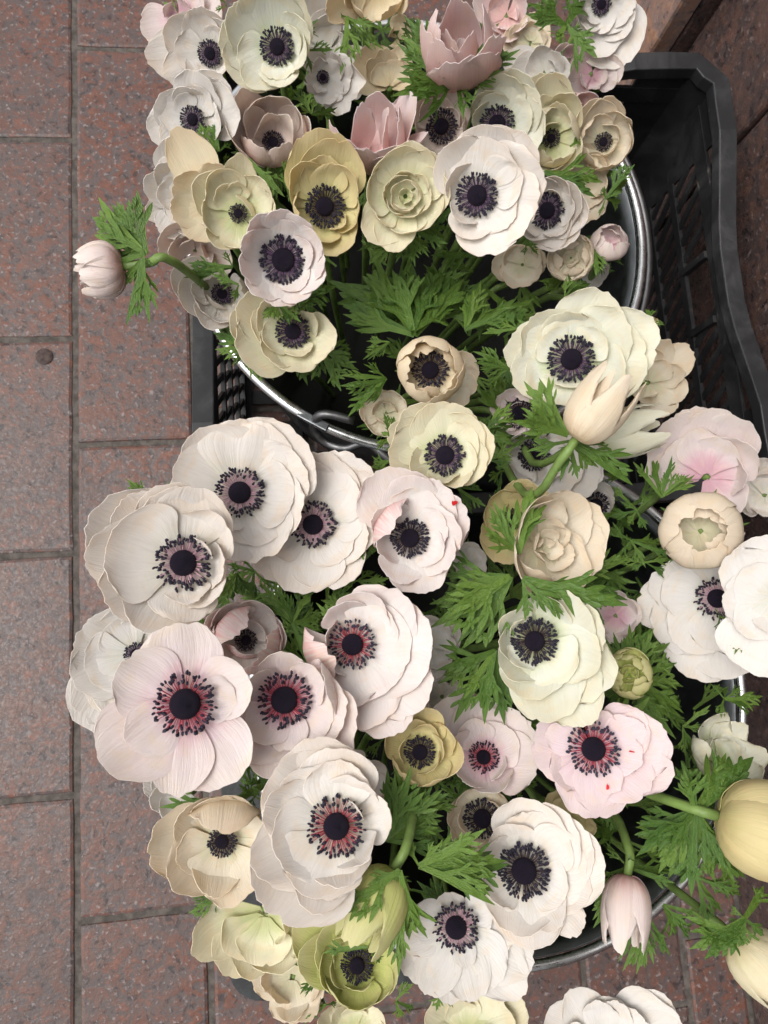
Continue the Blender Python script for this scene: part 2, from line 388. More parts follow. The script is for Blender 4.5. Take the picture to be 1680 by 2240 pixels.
def wp(a, d, t, z, off):
    """a point on a wall: t along, z up, off inwards"""
    nin = np.array((-d[1], d[0])); p = a + d * t
    if nin.dot(-p) < 0: nin = -nin
    k = RW - .002 + DR * (1 - z / ZC)
    return (*(p + nin * (k + off)), z)
def wall_piece(name, a, d, q, th=.003, bev=0):
    """q: four (t,z) corners"""
    mb = MB(); mb.hexa([wp(a, d, t, z, 0) for t, z in q] + [wp(a, d, t, z, th) for t, z in q]); return mb.build(name, M_PLASTIC, crate, bevel=bev)
for i, (a, b, d, L) in enumerate(wall_frames()):
    if L < .1:
        wall_piece('corner_panel', a, d, [(-.004, .004), (L+.004, .004), (L+.004, ZC+.012), (-.004, ZC+.012)]); continue
    wall_piece('top_band', a, d, [(0, ZC-.020), (L, ZC-.020), (L, ZC-.004), (0, ZC-.004)], .0032)
    for e0, e1 in ((0, .05), (L-.05, L)): wall_piece('corner_band', a, d, [(e0, .004), (e1, .004), (e1, ZC+.010), (e0, ZC+.010)], .0025)
    rows = ((.022, .056), (.064, .098), (.106, .138), (.146, ZC-.020))
    for z in (.056, .098, .138): wall_piece('cross_band', a, d, [(.049, z), (L-.049, z), (L-.049, z+.008), (.049, z+.008)], .0036)
    wall_piece('lower_band', a, d, [(0, .004), (L, .004), (L, .022), (0, .022)], .004)
    hand = (L*.5-.030, L*.5+.030)
    for z0, z1 in rows:
        t = .042
        while t < L - .058:
            if z0 > .14 and hand[0]-.012 < t < hand[1]-.006 and i == 1:
                t += .0165; continue
            wall_piece('slat', a, d, [(t, z0-.001), (t+.0058, z0-.001), (t+.0258, z1+.001), (t+.020, z1+.001)], .0028)
            t += .0165
    if i == 1:
        for t in hand: wall_piece('handle_frame', a, d, [(t-.003, .146), (t+.003, .146), (t+.003, ZC-.02), (t-.003, ZC-.02)], .006)
bx_, by_ = HX - RW - DR, HY - RW - DR
for k in range(11):
    y = -by_ + 2*by_*k/10; mb = MB(); mb.box((-bx_, y-.007, .002), (bx_, y+.007, .006)); mb.build('base_bar', M_PLASTIC, crate)
for k in range(9):
    x = -bx_ + 2*bx_*k/8; mb = MB(); mb.box((x-.006, -by_, .0062), (x+.006, by_, .0095)); mb.build('base_bar', M_PLASTIC, crate)

# ------------------------------------------------------------------ galvanised buckets
ZR = .262
def fit_circle(pts):
    A = np.array([(2*p[0], 2*p[1], 1) for p in pts]); b = np.array([p[0]**2 + p[1]**2 for p in pts])
    s = np.linalg.lstsq(A, b, rcond=None)[0]; return s[0], s[1], math.sqrt(s[2] + s[0]**2 + s[1]**2)
BA = fit_circle([at('P', p, ZR) for p in ((1380, 520), (1366, 400), (1376, 640), (452, 675), (535, 797), (640, 886), (700, 922), (800, 960))])
RB = BA[2]
_d = ray(*zpx('P', (1240, 2066)))
bp_ = [at('P', p, ZR) for p in ((1150, 2086), (1250, 2062), (1330, 2022))]
nrm_ = _n((bp_[2]-bp_[0])[:2]); nrm_ = np.array((-nrm_[1], nrm_[0]))
BB = (bp_[1][0] + nrm_[0]*RB, bp_[1][1] + nrm_[1]*RB, RB)
print('bucket', BA, BB, 'crate', cxl, cxr, cyf, cyb, 'wall', XW, 'tile', TW)
def bucket(c, label, base_z, bail):
    t = tag(obj('metal_bucket', None), label, 'bucket', 'galvanised flower buckets'); t.location = (c[0], c[1], base_z)
    R = c[2]; H = ZR - base_z; r0 = R * .72
    b = MB(); b.lathe([(0, .004), (r0-.004, .004), (r0, .0), (r0+(R-r0)*.28, H*.28), (r0+(R-r0)*.285+.0012, H*.29), (r0+(R-r0)*.30, H*.31), (R-.0055, H-.03), (R-.0045, H-.022), (R-.003, H-.002)], (0, 0, 0), 72)
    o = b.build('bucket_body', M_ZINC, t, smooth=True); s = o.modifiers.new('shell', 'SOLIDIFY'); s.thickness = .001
    rm = MB(); q = 96; rm.lathe([(R + .0034*math.cos(x), H + .0034*math.sin(x)) for x in np.linspace(0, 2*math.pi, 13)], (0, 0, 0), q)
    rm.build('bucket_rim', M_RIM, t, smooth=True)
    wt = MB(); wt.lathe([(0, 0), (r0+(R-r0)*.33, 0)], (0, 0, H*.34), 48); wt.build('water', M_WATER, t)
    o_ = np.array((c[0], c[1], base_z))
    if bail:
        hook = [((1462, 1245), .012), ((1330, 1212), .012), ((1275, 1228), .006), ((1262, 1290), -.008), ((1320, 1355), -.015), ((1420, 1385), -.012), ((1530, 1358), -.004)]
        pts = [at('4', p, ZR + dz) - o_ for p, dz in hook]
        an = math.atan2(pts[-1][1], pts[-1][0]); end = math.radians(62) if True else 0
        arc = []
        for k in range(1, 26):
            x = an + (end - an) * k / 25
            arc.append(((R+.0085)*math.cos(x), (R+.0085)*math.sin(x), H - .004 - .003*math.sin(math.pi*k/25)))
        w_ = MB(); w_.tube(catmull(pts + arc, 4), .0031, 8); w_.build('bail_handle', M_WIRE, t, smooth=True)
        e0 = at('4', (1180, 1205), ZR) - o_; e1 = at('4', (1335, 1275), ZR+.004) - o_
        ear = MB(); dirn = _n(e1-e0); side = _n(np.cross(dirn, (0, 0, 1)))
        ear.hexa([e0 - side*.001 + (0,0,-.02), e1 - side*.001 + (0,0,-.016), e1 + side*.002 + (0,0,-.016), e0 + side*.002 + (0,0,-.02),
                  e0 - side*.003 + (0,0,.003), e1 - side*.002 + (0,0,.001), e1 + side*.004 + (0,0,.001), e0 + side*.003 + (0,0,.003)])
        ear.build('handle_ear', M_ZINC, t, bevel=.0008)
    else:
        for sg in (-1, 1):
            ear = MB(); ear.box((sg*(R+.0005)-.0012, -.018, H-.034), (sg*(R+.0005)+.0012, .018, H-.005)); ear.build('handle_ear', M_ZINC, t, bevel=.0008)
        w_ = MB(); w_.tube([((R+.007)*math.cos(x), (R+.007)*math.sin(x)-.004, H-.014-.02*abs(math.sin(x))) for x in np.linspace(0, math.pi, 30)], .003, 8); w_.build('bail_handle', M_WIRE, t, smooth=True)
    return t
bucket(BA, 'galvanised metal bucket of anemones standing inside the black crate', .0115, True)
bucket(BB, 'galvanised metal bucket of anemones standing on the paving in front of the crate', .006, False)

# rubber mat under the front bucket
m0 = at('9', (505, 1350), .004); m1 = at('9', (700, 1450), .004)
x0, y0 = m0[0], m1[1]; x1, y1 = BB[0] + .06, BB[1] + .08
prof = []
for (cx, cy, a0) in ((x0+.032, y0+.032, 180), (x1-.03, y0+.03, 270), (x1-.03, y1-.03, 0), (x0+.03, y1-.03, 90)):
    for k in range(7):
        q = math.radians(a0 + 15*k); prof.append((cx + .032*math.cos(q), cy + .032*math.sin(q)))
mt = MB(); k = len(prof); mt.add([(x, y, .001) for x, y in prof] + [(x, y, .0045) for x, y in prof],
    [(i, (i+1) % k, k+(i+1) % k, k+i) for i in range(k)] + [tuple(k+i for i in range(k))])
tag(mt.build('rubber_mat', M_RUBBER, bevel=.001), 'black rubber mat with a rounded corner under the front bucket', 'mat')
# ------------------------------------------------------------------ anemones
KIND = {  # ho, hi: how far outer/inner petal tips rise; bulge of the profile; wrap round the axis; lateral cup
 'open':  (.15, .11, .42, .12, .05), 'bowl': (.42, .27, .58, .40, .06), 'cup': (.90, .62, .86, .75, .10),
 'globe': (.95, .70, 1.08, .95, .06), 'side': (1.5, 1.3, .95, .9, .10)}
NU, NV = 15, 11
_U, _V = np.meshgrid(np.linspace(-1, 1, NU), np.linspace(0, 1, NV))
def _faces():
    n = NU * NV; f = []; mi = []
    for i in range(NV-1):
        for j in range(NU-1):
            a = i*NU+j; f.append((a, a+NU, a+NU+1, a+1)); mi.append(0)
            f.append((n+a, n+a+1, n+a+NU+1, n+a+NU)); mi.append(1)
    edge = [j for j in range(NU)] + [i*NU+NU-1 for i in range(1, NV)] + [(NV-1)*NU+j for j in range(NU-2, -1, -1)] + [i*NU for i in range(NV-2, 0, -1)]
    e = len(edge)                                 # the cut edge has its own vertices, so the blade keeps its own shading
    for i in range(e): j = (i+1) % e; f.append((2*n+i, 2*n+j, 2*n+e+j, 2*n+e+i)); mi.append(0)
    return f, mi, edge
PF, PMI, PEDGE = _faces()
PUV = np.stack([_U.ravel()*.5+.5, _V.ravel()], 1); PUV = np.concatenate([PUV, PUV, PUV[PEDGE], PUV[PEDGE]])
def petal_mesh(fr, az, rt, ht, W, R, bulge, wrap, cup, roll, h0, ruffle, mats, rng, curl=0.0, pointy=0.0):
    """one petal: a thin two-sided shell in the flower's frame fr = (u, v, n)"""
    r0 = .05 * R; ht = h0 + ht
    P = np.array([(r0, h0), (max(.45*rt, bulge*R*.92), h0 - .05*R*(bulge > .5)), (max(.80*rt, bulge*R) if bulge > .8 else .80*rt, h0 + .50*(ht-h0)), (rt, ht)])
    ph = rng.uniform(0, 6.28, 4)
    tl = 1 - (.22 + .22*pointy) * np.abs(_U)**(2.3 - .7*pointy) + .016*np.sin(3*_U + ph[0]) + .012*np.sin(8*_U+ph[1]) + .014*rng.standard_normal(NU)[None, :] * (1 - pointy*.5)
    notch = rng.uniform(-.7, .7)
    if rng.random() < .45: tl -= .05*np.exp(-((_U-notch)/.13)**2)
    t = _V * np.clip(tl, .3, 1.05)
    a, b, c, d = ((1-t)**3, 3*t*(1-t)**2, 3*t*t*(1-t), t**3)
    r = a*P[0,0]+b*P[1,0]+c*P[2,0]+d*P[3,0]; h = a*P[0,1]+b*P[1,1]+c*P[2,1]+d*P[3,1]
    dr = 3*((1-t)**2*(P[1,0]-P[0,0])+2*t*(1-t)*(P[2,0]-P[1,0])+t*t*(P[3,0]-P[2,0])); dh = 3*((1-t)**2*(P[1,1]-P[0,1])+2*t*(1-t)*(P[2,1]-P[1,1])+t*t*(P[3,1]-P[2,1]))
    q = np.sqrt(dr*dr+dh*dh)+1e-9; nr, nh = -dh/q, dr/q
    x = _V
    wp_ = np.where(x < .66, .20 + .80*np.sin(np.pi/2*x/.66)**1.05, 1 - (.26+.5*pointy)*((x-.66)/.34)**2)
    wp_ = wp_ * (1 + .03*np.sin(7*x+ph[2]) * np.sign(_U))
    lat = W * _U * wp_
    off = cup*W*(_U**2)*wp_*1.3 + roll*W*_U*wp_ + ruffle*W*(np.sin(3.6*_U+ph[3])*.6 + np.sin(6.3*_U+ph[1])*.35)*x**2.2 + .03*W*np.sin(5*x+2.2*_U+ph[0])*x
    off = off - curl*R*np.maximum(0, x-.7)**2*4 + .018*W*np.cos(9*_U)*(1-x)*x*3
    r = r + nr*off; h = h + nh*off
    ca, sa = math.cos(az), math.sin(az)
    rr = np.maximum(np.abs(r), .42*R); ang = lat/rr
    fx, fy = r, lat
    wx, wy = r*np.cos(ang), rr*np.sin(ang)
    X = (1-wrap)*fx + wrap*wx; Y = (1-wrap)*fy + wrap*wy
    gx, gy = X*ca - Y*sa, X*sa + Y*ca
    p = gx[..., None]*fr[0] + gy[..., None]*fr[1] + h[..., None]*fr[2]
    du = np.gradient(p, axis=1); dv = np.gradient(p, axis=0); nn = np.cross(dv, du); nn /= np.linalg.norm(nn, axis=2, keepdims=True)+1e-12
    th = .0003
    pf, pb = p.reshape(-1, 3), (p - nn*th).reshape(-1, 3); v = np.concatenate([pf, pb, pf[PEDGE], pb[PEDGE]])
    return mesh('petal', v, PF, list(mats), PMI, PUV)

# stamens and pistil: a few shared variants
def stamen_mesh(seed, fil, anther, n=150, spread=1.0):
    r = np.random.default_rng(seed); mb = MB(); mi = []
    for i in range(n):
        az = 2*math.pi*i*.381966 + r.uniform(-.1, .1); rr = r.choice([r.uniform(.62, .82), r.uniform(.80, 1.0)], p=[.42, .58]) * spread; hh = .30 - .12*(rr-.6) + r.uniform(-.06, .08)
        d = np.array((math.cos(az), math.sin(az), 0)); tang = np.array((-d[1], d[0], 0))
        p0 = d*.30 + (0, 0, .08); p1 = d*(rr*.75) + (0, 0, hh*.95); p2 = d*rr + (0, 0, hh)
        k0 = len(mb.f); mb.tube([p0, p1, p2], [.016, .013, .012], 3, False); mi += [0]*(len(mb.f)-k0)
        a = r.uniform(.075, .105); w_ = a*.62; ax = _n(d + tang*r.uniform(-.5, .5) + (0, 0, r.uniform(-.2, .6))); s1 = _n(np.cross(ax, (0, 0, 1.01))); s2 = np.cross(ax, s1)
        vs = [p2 - ax*a*.9]
        for e, k in ((-.45, .85), (.45, .85)):
            vs += [p2 + ax*a*e + w_*k*(s1*math.cos(q) + s2*math.sin(q)*.8) for q in np.arange(5)*1.2566]
        vs.append(p2 + ax*a)
        fs = [(0, 1+(j+1) % 5, 1+j) for j in range(5)] + [(1+j, 1+(j+1) % 5, 6+(j+1) % 5, 6+j) for j in range(5)] + [(11, 6+j, 6+(j+1) % 5) for j in range(5)]
        mb.add(vs, fs); mi += [1]*len(fs)
    return mesh('stamens', mb.v, mb.f, [M_FIL[fil], anther], mi)
def pistil_mesh(seed):
    r = np.random.default_rng(seed); mb = MB(); mb.lathe([(.30, 0), (.43, .10), (.46, .22), (.42, .34), (.31, .43), (.16, .475), (.0, .485)], (0, 0, 0), 22)
    for i in range(150):                          # the velvet of tiny styles
        a = r.uniform(0, 6.283); k = math.sqrt(r.uniform(0, 1)); rad = .44*k; z = .485*math.sqrt(max(0, 1-(rad/.47)**2))**.8
        p = np.array((rad*math.cos(a), rad*math.sin(a), z)); d = _n(p - (0, 0, .1)); s1 = _n(np.cross(d, (.3, .2, .9))); s2 = np.cross(d, s1)
        mb.add([p+s1*.018, p-s1*.009+s2*.016, p-s1*.009-s2*.016, p+d*.055], [(0, 1, 3), (1, 2, 3), (2, 0, 3)])
    return mesh('pistil', mb.v, mb.f, [M_PISTIL])
STAM = {f: [stamen_mesh(10*i+s, f, M_ANTHERB if f == 'red' and s == 2 else M_ANTHER, {'red': 110, 'pale': 135}.get(f, 165)) for s in range(3)] for i, f in enumerate(M_FIL)}
PIST = [pistil_mesh(s) for s in range(3)]

# leaf segments: a stalk that widens and splits into pointed lobes, unit length along +x
def leaf_mesh(seed):
    r = np.random.default_rng(seed); mb = MB(); uv = []
    def strip(p, ang, L, w, bend, z0, droop, base_w):
        n = 7; x, y = p; vs = []; k0 = len(mb.v)
        for i in range(n+1):
            t = i/n; ww = base_w*(1-t)**2 + w*(math.sin(math.pi*min(1, t*.93+.03))**.75 if t < 1 else 0)*(.30+.70*min(1, t*1.7))
            if i == n: ww = .0025
            zz = z0 + .05*t - droop*t*t*L
            nx, ny = -math.sin(ang), math.cos(ang)
            vs += [(x+nx*ww, y+ny*ww, zz+ww*.30), (x, y, zz), (x-nx*ww, y-ny*ww, zz+ww*.30)]; uv.extend([(1, t), (0, t), (-1, t)])
            ang += bend/n; x += math.cos(ang)*L/n; y += math.sin(ang)*L/n
        mb.add(vs, [f for i in range(n) for f in ((i*3, i*3+1, i*3+4, i*3+3), (i*3+1, i*3+2, i*3+5, i*3+4))])
        return vs
    dr = r.uniform(.0, .22)
    strip((0, 0), r.uniform(-.05, .05), 1.0, .048, r.uniform(-.25, .25), 0, dr, .026)
    k = 0
    for t, a, L, w in ((.34, .46, .52, .036), (.40, -.48, .50, .036), (.58, .48, .30, .028), (.62, -.46, .28, .028), (.76, .42, .16, .020), (.80, -.42, .14, .020)):
        if r.random() < .15: continue
        k += 1; L *= r.uniform(.75, 1.15); a *= r.uniform(.75, 1.25)
        z = .05*t - dr*t*t + .004*k
        b = strip((t-.06, 0), a, L, w, -a*.35 + r.uniform(-.2, .2), z, dr*1.3 + r.uniform(-.1, .3), .020)
        if L > .3:
            for sg in (-1, 1):
                if r.random() < .85:
                    tt = r.uniform(.40, .62); q = b[int(tt*7)*3+1]; strip((q[0]-.02*math.cos(a), q[1]-.02*math.sin(a)), a*.8 + sg*.60, L*.42, .018, -sg*.25, q[2]+.003, dr, .010)
    me = mesh('leaf', mb.v, mb.f, [M_LEAF], None, uv); return me
LEAF = [leaf_mesh(200+s) for s in range(12)]

FLOWERS = []
GROUP = 'anemones in the galvanised buckets'
def frame(C, tilt, wc=1.0):
    tc_ = _n(CAMPOS - C); n = _n(wc*tc_ + tilt[0]*IR + tilt[1]*ID)
    a = IR if abs(IR.dot(n)) < .9 else ID
    u = _n(a - n*a.dot(n)); v = np.cross(n, u); return u, v, n
def rot_to(fr, s, pos=(0, 0, 0), sz=None):
    u, v, n = fr; sz = sz or s
    return Matrix(((u[0]*s, v[0]*s, n[0]*sz, pos[0]), (u[1]*s, v[1]*s, n[1]*sz, pos[1]), (u[2]*s, v[2]*s, n[2]*sz, pos[2]), (0, 0, 0, 1)))
def leaf_to(owner, A, B, up, wid=1.0):
    """hang a leaf on its flower, from world point A to B"""
    A = np.asarray(A, float); B = np.asarray(B, float); L = np.linalg.norm(B-A); x = (B-A)/L
    y = np.cross(up, x); y = _n(y); z = np.cross(x, y); O = owner['_c']; p = A - O
    w_ = L*wid
    mt_ = Matrix(((x[0]*L, y[0]*w_, z[0]*L, p[0]), (x[1]*L, y[1]*w_, z[1]*L, p[1]), (x[2]*L, y[2]*w_, z[2]*L, p[2]), (0, 0, 0, 1)))
    return obj('leaf', LEAF[int(RNG.integers(len(LEAF)))], owner['stem'], mat=mt_)
def F(zone, c, R, disc, tilt, z, kind, col, label, outer=None, inner=None, fil='purple', wc=1.0, n=6, collar=5, ho=None, hi=None, h=1.0, W=1.0, ruf=.04, nin=5, stem=True, pointy=0.0, curl=0.0, inr=.72, core=0, sag=.035, root=None):
    rng = np.random.default_rng(1000 + len(FLOWERS))
    C = at(zone, c, z); dep = (C - CAMPOS).dot(IF); k = ZONES[zone][2]*dep/FPX
    Rm = R*k; fr = frame(C, tilt, wc); HO, HI, bulge, wrap, cup = KIND[kind]
    HO = HO if ho is None else ho; HI = hi if hi is not None else (HI if ho is None else HO*.62); HO *= h; HI *= h
    o = obj('anemone', None); o.location = C; tag(o, label, 'flower', GROUP)
    mats = PM[col]; rec = {'o': o, '_c': C, 'R': Rm, 'fr': fr, 'px': zpx(zone, c), 'z': z, 'pm': []}; FLOWERS.append(rec)
    def tip_local(p, hh):
        d = ray(*zpx(zone, p[:2])); pl = C + fr[2]*hh; t = (pl - CAMPOS).dot(fr[2])/d.dot(fr[2]); q = CAMPOS + d*t - pl
        x, y = q.dot(fr[0]), q.dot(fr[1]); return math.atan2(y, x), min(max(math.hypot(x, y), .28*Rm), 1.9*Rm)
    def ring(tips, hh, base_h, wmul, lay):
        Ls = []
        if isinstance(tips, int):
            a0 = rng.uniform(0, 6.28)
            for i in range(tips): Ls.append((a0 + 6.283*i/tips + rng.uniform(-.15, .15), Rm*(1, inr, .36, .16)[lay]*rng.uniform(.9, 1.06), 1.0, None))
        else:
            for p in tips:
                fh = p[3]*Rm if len(p) > 3 else None
                a, r_ = tip_local(p, hh if fh is None else fh); Ls.append((a, r_, p[2] if len(p) > 2 else 1.0, fh))
        Ls.sort(key=lambda e: e[0])
        plain = [e for e in Ls if e[3] is None]
        # broad overlapping petals: every second one lies in the layer below
        two = lay == 0 and not isinstance(tips, int) and len(plain) >= 8
        sets = [(plain[0::2], 0.0), (plain[1::2], -.045*Rm)] if two else [(plain, 0.0)]
        sets.append(([e for e in Ls if e[3] is not None], .01*Rm))
        for S, drop in sets:
            m_ = len(S)
            for i, (a, r_, wm, fh) in enumerate(S):
                g = ((S[(i+1) % m_][0]-a) % 6.2832 + (a-S[i-1][0]) % 6.2832)/2 if m_ > 1 else 1.0
                if fh is not None: g = 1.1
                deep = kind in ('cup', 'globe', 'side')
                bu = bulge*(1, .84, .42, .24)[lay] if fh is None else .92
                re = max(r_, bulge*Rm*(.95 if deep else .6)*(1, .8, .42, .26)[lay])
                if fh is not None: re = .85*Rm
                hw = min(max((1.15 if two else 1.42)*re*math.tan(min(g, 1.5)/2), .42*re), .62*re) * wm * wmul * W
                bh = base_h + drop + (.022*Rm if i % 2 else 0)
                if isinstance(tips, int) and deep and lay < 2: r_ *= .62 if kind != 'globe' else .5
                me = petal_mesh(fr, a, r_, (hh if fh is None else fh) - bh + rng.uniform(-.03, .03)*Rm, hw, Rm, bu, wrap if fh is None else .7, cup*rng.uniform(.6, 1.4), rng.choice([-1, 1])*rng.uniform(.02, .07), bh, ruf*rng.uniform(.5, 1.5), mats, rng, curl, pointy)
                rec['pm'].append(me); obj('petal', me, o)
    ring(outer if outer is not None else n, HO*Rm, -.05*Rm, 1.0, 0)
    if inner is None: inner = nin
    if isinstance(inner, list) and outer is not None and len(outer) >= 8 and not core: inner = inner[:3] + [e for e in inner[3:] if len(e) > 2]
    if inner: ring(inner, HI*Rm, .0*Rm, .95, 1)
    if core:
        ring(core, .62*Rm*h, .04*Rm, .9, 2); ring(max(3, core-1), .55*Rm*h, .06*Rm, .8, 3)
    if disc:
        dm = disc*k; s = rot_to(fr, dm, fr[2]*(.02*Rm))
        obj('stamens', STAM[fil][len(FLOWERS) % 3], o, mat=s)['kind'] = 'stuff'
        obj('pistil', PIST[len(FLOWERS) % 3], o, mat=rot_to(fr, dm*rng.uniform(.95, 1.08), fr[2]*(.02*Rm)))
    B = BA if zpx(zone, c)[1] < 1010 else BB
    if stem:
        b2 = np.array(B[:2]); dv = C[:2] - b2; dl = np.linalg.norm(dv); dn = dv/(dl+1e-6)
        p1 = -fr[2]*max(.35*Rm, .014); p2 = -fr[2]*max(.7*Rm, .028) - np.array((0, 0, sag))
        p3 = np.array((*(b2 + dn*min(dl*.85, B[2]*.86)), max(.19, min(z-.06, .235)))) - C; p4 = np.array((*(b2 + dn*min(dl*.5, B[2]*.5)), .03)) - C
        if root is not None: p3 = np.array((root[0], root[1], -.12)); p4 = np.array((root[0]*1.2, root[1]*1.2, .004-C[2]))
        st = MB(); st.tube(catmull([np.zeros(3) - fr[2]*.05*Rm, p1, p2, p3, p4], 4), .0024 if Rm < .03 else .0028, 7); rec['stem'] = st.build('stem', M_STEM, o, smooth=True)
    a0 = rng.uniform(0, 6.28)
    for i in range(collar):
        a = a0 + 6.283*i/collar + rng.uniform(-.3, .3); dirn = fr[0]*math.cos(a) + fr[1]*math.sin(a)
        base = C - fr[2]*(.34*Rm + .004); tipp = base + dirn*Rm*rng.uniform(.85, 1.12) + fr[2]*Rm*rng.uniform(-.25, .05)
        leaf_to(rec, base, tipp, fr[2] + dirn*rng.uniform(-.2, .3), rng.uniform(.95, 1.25))
    return rec
def L(zone, base, z, tips, dz=.0, wid=1.0, owner=None, twist=.42):
    """leaf segments reaching from one point of a stem"""
    A = at(zone, base, z); bpx = zpx(zone, base)
    rec = owner or min(FLOWERS, key=lambda f: (f['px'][0]-bpx[0])**2 + (f['px'][1]-bpx[1])**2)
    for tp in tips:
        B = at(zone, tp[:2], z + (tp[2] if len(tp) > 2 else dz) + RNG.uniform(-.012, .010))
        up = _n(CAMPOS - A) + IR*RNG.uniform(-twist, twist) + ID*RNG.uniform(-twist, twist)
        leaf_to(rec, A, B, up, wid*RNG.uniform(.9, 1.15))

M_FLECK = simple('red_pigment', (.50, .012, .015), .6, .3)
def fleck(key, zone, px, length, width, ang):
    """a torn red mark lying on the petal that is seen there"""
    rec = next(f for f in FLOWERS if key in f['o']['label']); sx, sy = zpx(zone, px); best = None
    for me in rec['pm']:
        for v in me.vertices[:NU*NV]:
            w_ = np.array(v.co) + rec['_c']; d = w_ - CAMPOS; f = d.dot(IF); e = math.hypot(CXP + FPX*d.dot(IR)/f - sx, CYP + FPX*d.dot(ID)/f - sy)
            if e < 14 and (best is None or f < best[0]): best = (f, np.array(v.co), np.array(v.normal))
    if not best: return
    f, p, nn = best; k = ZONES[zone][2]*f/FPX; nn = _n(nn if nn.dot(_n(CAMPOS - rec['_c'])) > 0 else -nn)
    d1 = IR*math.cos(ang) + ID*math.sin(ang); d1 = _n(d1 - nn*d1.dot(nn)); d2 = np.cross(nn, d1); r = np.random.default_rng(5)
    rim_ = [p + nn*.0007 + d1*k*length*.5*math.cos(q)*r.uniform(.75, 1.2) + d2*k*width*.5*math.sin(q)*r.uniform(.6, 1.25) for q in np.linspace(0, 6.283, 13)[:-1]]
    mb = MB(); mb.add(rim_ + [p + nn*.0009], [(i, (i+1) % 12, 12) for i in range(12)]); mb.build('red_fleck', M_FLECK, rec['o'])
# ================================================================== bucket in the crate
# --- top row
F('1', (330,110), 240, 0, (-.4,-.2), .325, 'bowl', 'blush', 'blush anemone with a pointed pink petal tip behind the white blooms over the paving', [(90,205),(245,60),(330,-20),(480,-40),(600,20)], 0)
F('1', (535,345), 250, 80, (-.25,.05), .342, 'bowl', 'white', 'white anemone tucked beside the tall greenish ivory bloom, its dark eye half hidden', [(440,45),(240,160),(122,370),(240,500),(420,520),(620,470),(660,180)], [(400,90),(300,330),(480,470),(590,180)], collar=2)
F('1', (970,305), 290, 112, (-.12,-.06), .365, 'bowl', 'mint', 'greenish ivory bowl anemone with a round dark eye beside the ruffled double', [(760,-50),(930,-90),(1090,-30),(1155,160),(1150,370),(970,565),(770,540),(640,460),(592,260),(650,80)], [(720,420),(960,520),(1110,230),(975,40),(700,170)], fil='purple', ho=.55)
F('1', (1290,330), 260, 0, (.2,-.1), .318, 'bowl', 'cool', 'pale white anemone with one long upright petal beside the ruffled double bloom', [(1165,-20),(1300,90),(1420,260),(1530,470),(1540,600)], [(1250,60),(1400,330)])
F('1', (1265,500), 185, 42, (-.2,0), .335, 'bowl', 'cool', 'white ruffled double anemone with many small crumpled petals', [(1180,310),(1330,320),(1450,400),(1520,560),(1410,735),(1290,680),(1150,560)], [(1230,380),(1380,420),(1440,560),(1360,660),(1230,600),(1180,440)], ruf=.2, W=.9)
F('2', (285,-70), 190, 0, (0,.55), .35, 'cup', 'peach', 'peach anemone seen from its outer side above the dark leaf tuft', [(30,70),(130,20),(220,78),(330,60),(440,15)], 0)
F('2', (350,440), 170, 0, (0,-.25), .315, 'bowl', 'peach', 'creamy peach anemone wedged behind the two pink cups', [(190,262),(250,300),(320,245),(425,235),(470,330)], [(280,330),(390,300)])
F('2', (390,190), 120, 0, (0,-.3), .305, 'bowl', 'peach', 'small shaded peach anemone behind the pink tulip shaped bloom', [(360,150),(410,70),(460,130),(380,240)], 0)
F('2', (940,80), 170, 0, (.2,-.3), .322, 'bowl', 'pink', 'pale pink anemone rising behind the deep pink tulip shaped bloom', [(790,-60),(900,-60),(1040,10),(1035,130),(920,205),(860,120)], [(1000,60),(940,150)])
F('2', (1060,215), 130, 0, (.1,-.2), .318, 'bowl', 'cream', 'cream anemone peeping out between the pale pink and the white blooms', [(920,225),(960,150),(1045,108),(1140,170),(1160,230)], [(1090,60),(1150,110)])
F('2', (1130,370), 150, 0, (0,-.1), .33, 'bowl', 'cool', 'white anemone with broad smooth petals over the tall ivory cup', [(930,290),(960,360),(1095,238),(1220,285),(1262,365)], [(1040,330),(1180,320)])
F('2', (1260,300), 120, 0, (.2,0), .318, 'bowl', 'blush', 'blush anemone with a wavy petal under the large leaf at the crate corner', [(1190,250),(1260,225),(1345,270),(1350,330),(1240,335)], 0)
F('2', (1415,20), 170, 50, (.25,.1), .352, 'bowl', 'cool', 'white anemone hanging over the crate corner, its eye cut by a curled petal', [(1295,70),(1350,150),(1430,290),(1545,320),(1560,160),(1585,50),(1500,-60),(1380,-90)], [(1360,110),(1430,170),(1550,120)])
F('2', (1370,380), 150, 0, (.3,.1), .325, 'bowl', 'blush', 'pale blush anemone drooping over the crate rim below the hanging white one', [(1270,310),(1530,350),(1500,410),(1400,445),(1240,480)], [(1450,390),(1320,420)])
# --- second row
F('1', (425,775), 240, 82, (-.32,.0), .355, 'bowl', 'cool', 'white anemone, a folded upright petal half covering its violet eye', [(350,560),(460,470),(630,520),(690,640),(600,800),(165,680),(138,870),(240,965),(420,900)], [(200,700),(330,610),(470,560),(300,900)], fil='purple', collar=3)
F('1', (938,930), 280, 72, (.05,-.5), .335, 'cup', 'dusty', 'dusty pink rose shaped anemone between leafy tufts', [(705,610),(850,640),(990,625),(1110,720),(1180,815),(1000,935),(830,925),(640,830),(605,740)], [(760,720),(900,740),(1060,770),(1020,870),(800,850)], ho=.9, hi=.7, fil='dark', W=1.15)
F('2', (250,800), 230, 0, (0,-.8), .34, 'cup', 'pink', 'wide pink cup anemone flushed red underneath with lavender inside', [(70,640),(130,690),(295,460),(400,540),(480,475),(490,705),(370,725),(180,745)], [(220,545),(340,560)], ho=1.3, hi=1.15, W=1.1, collar=3)
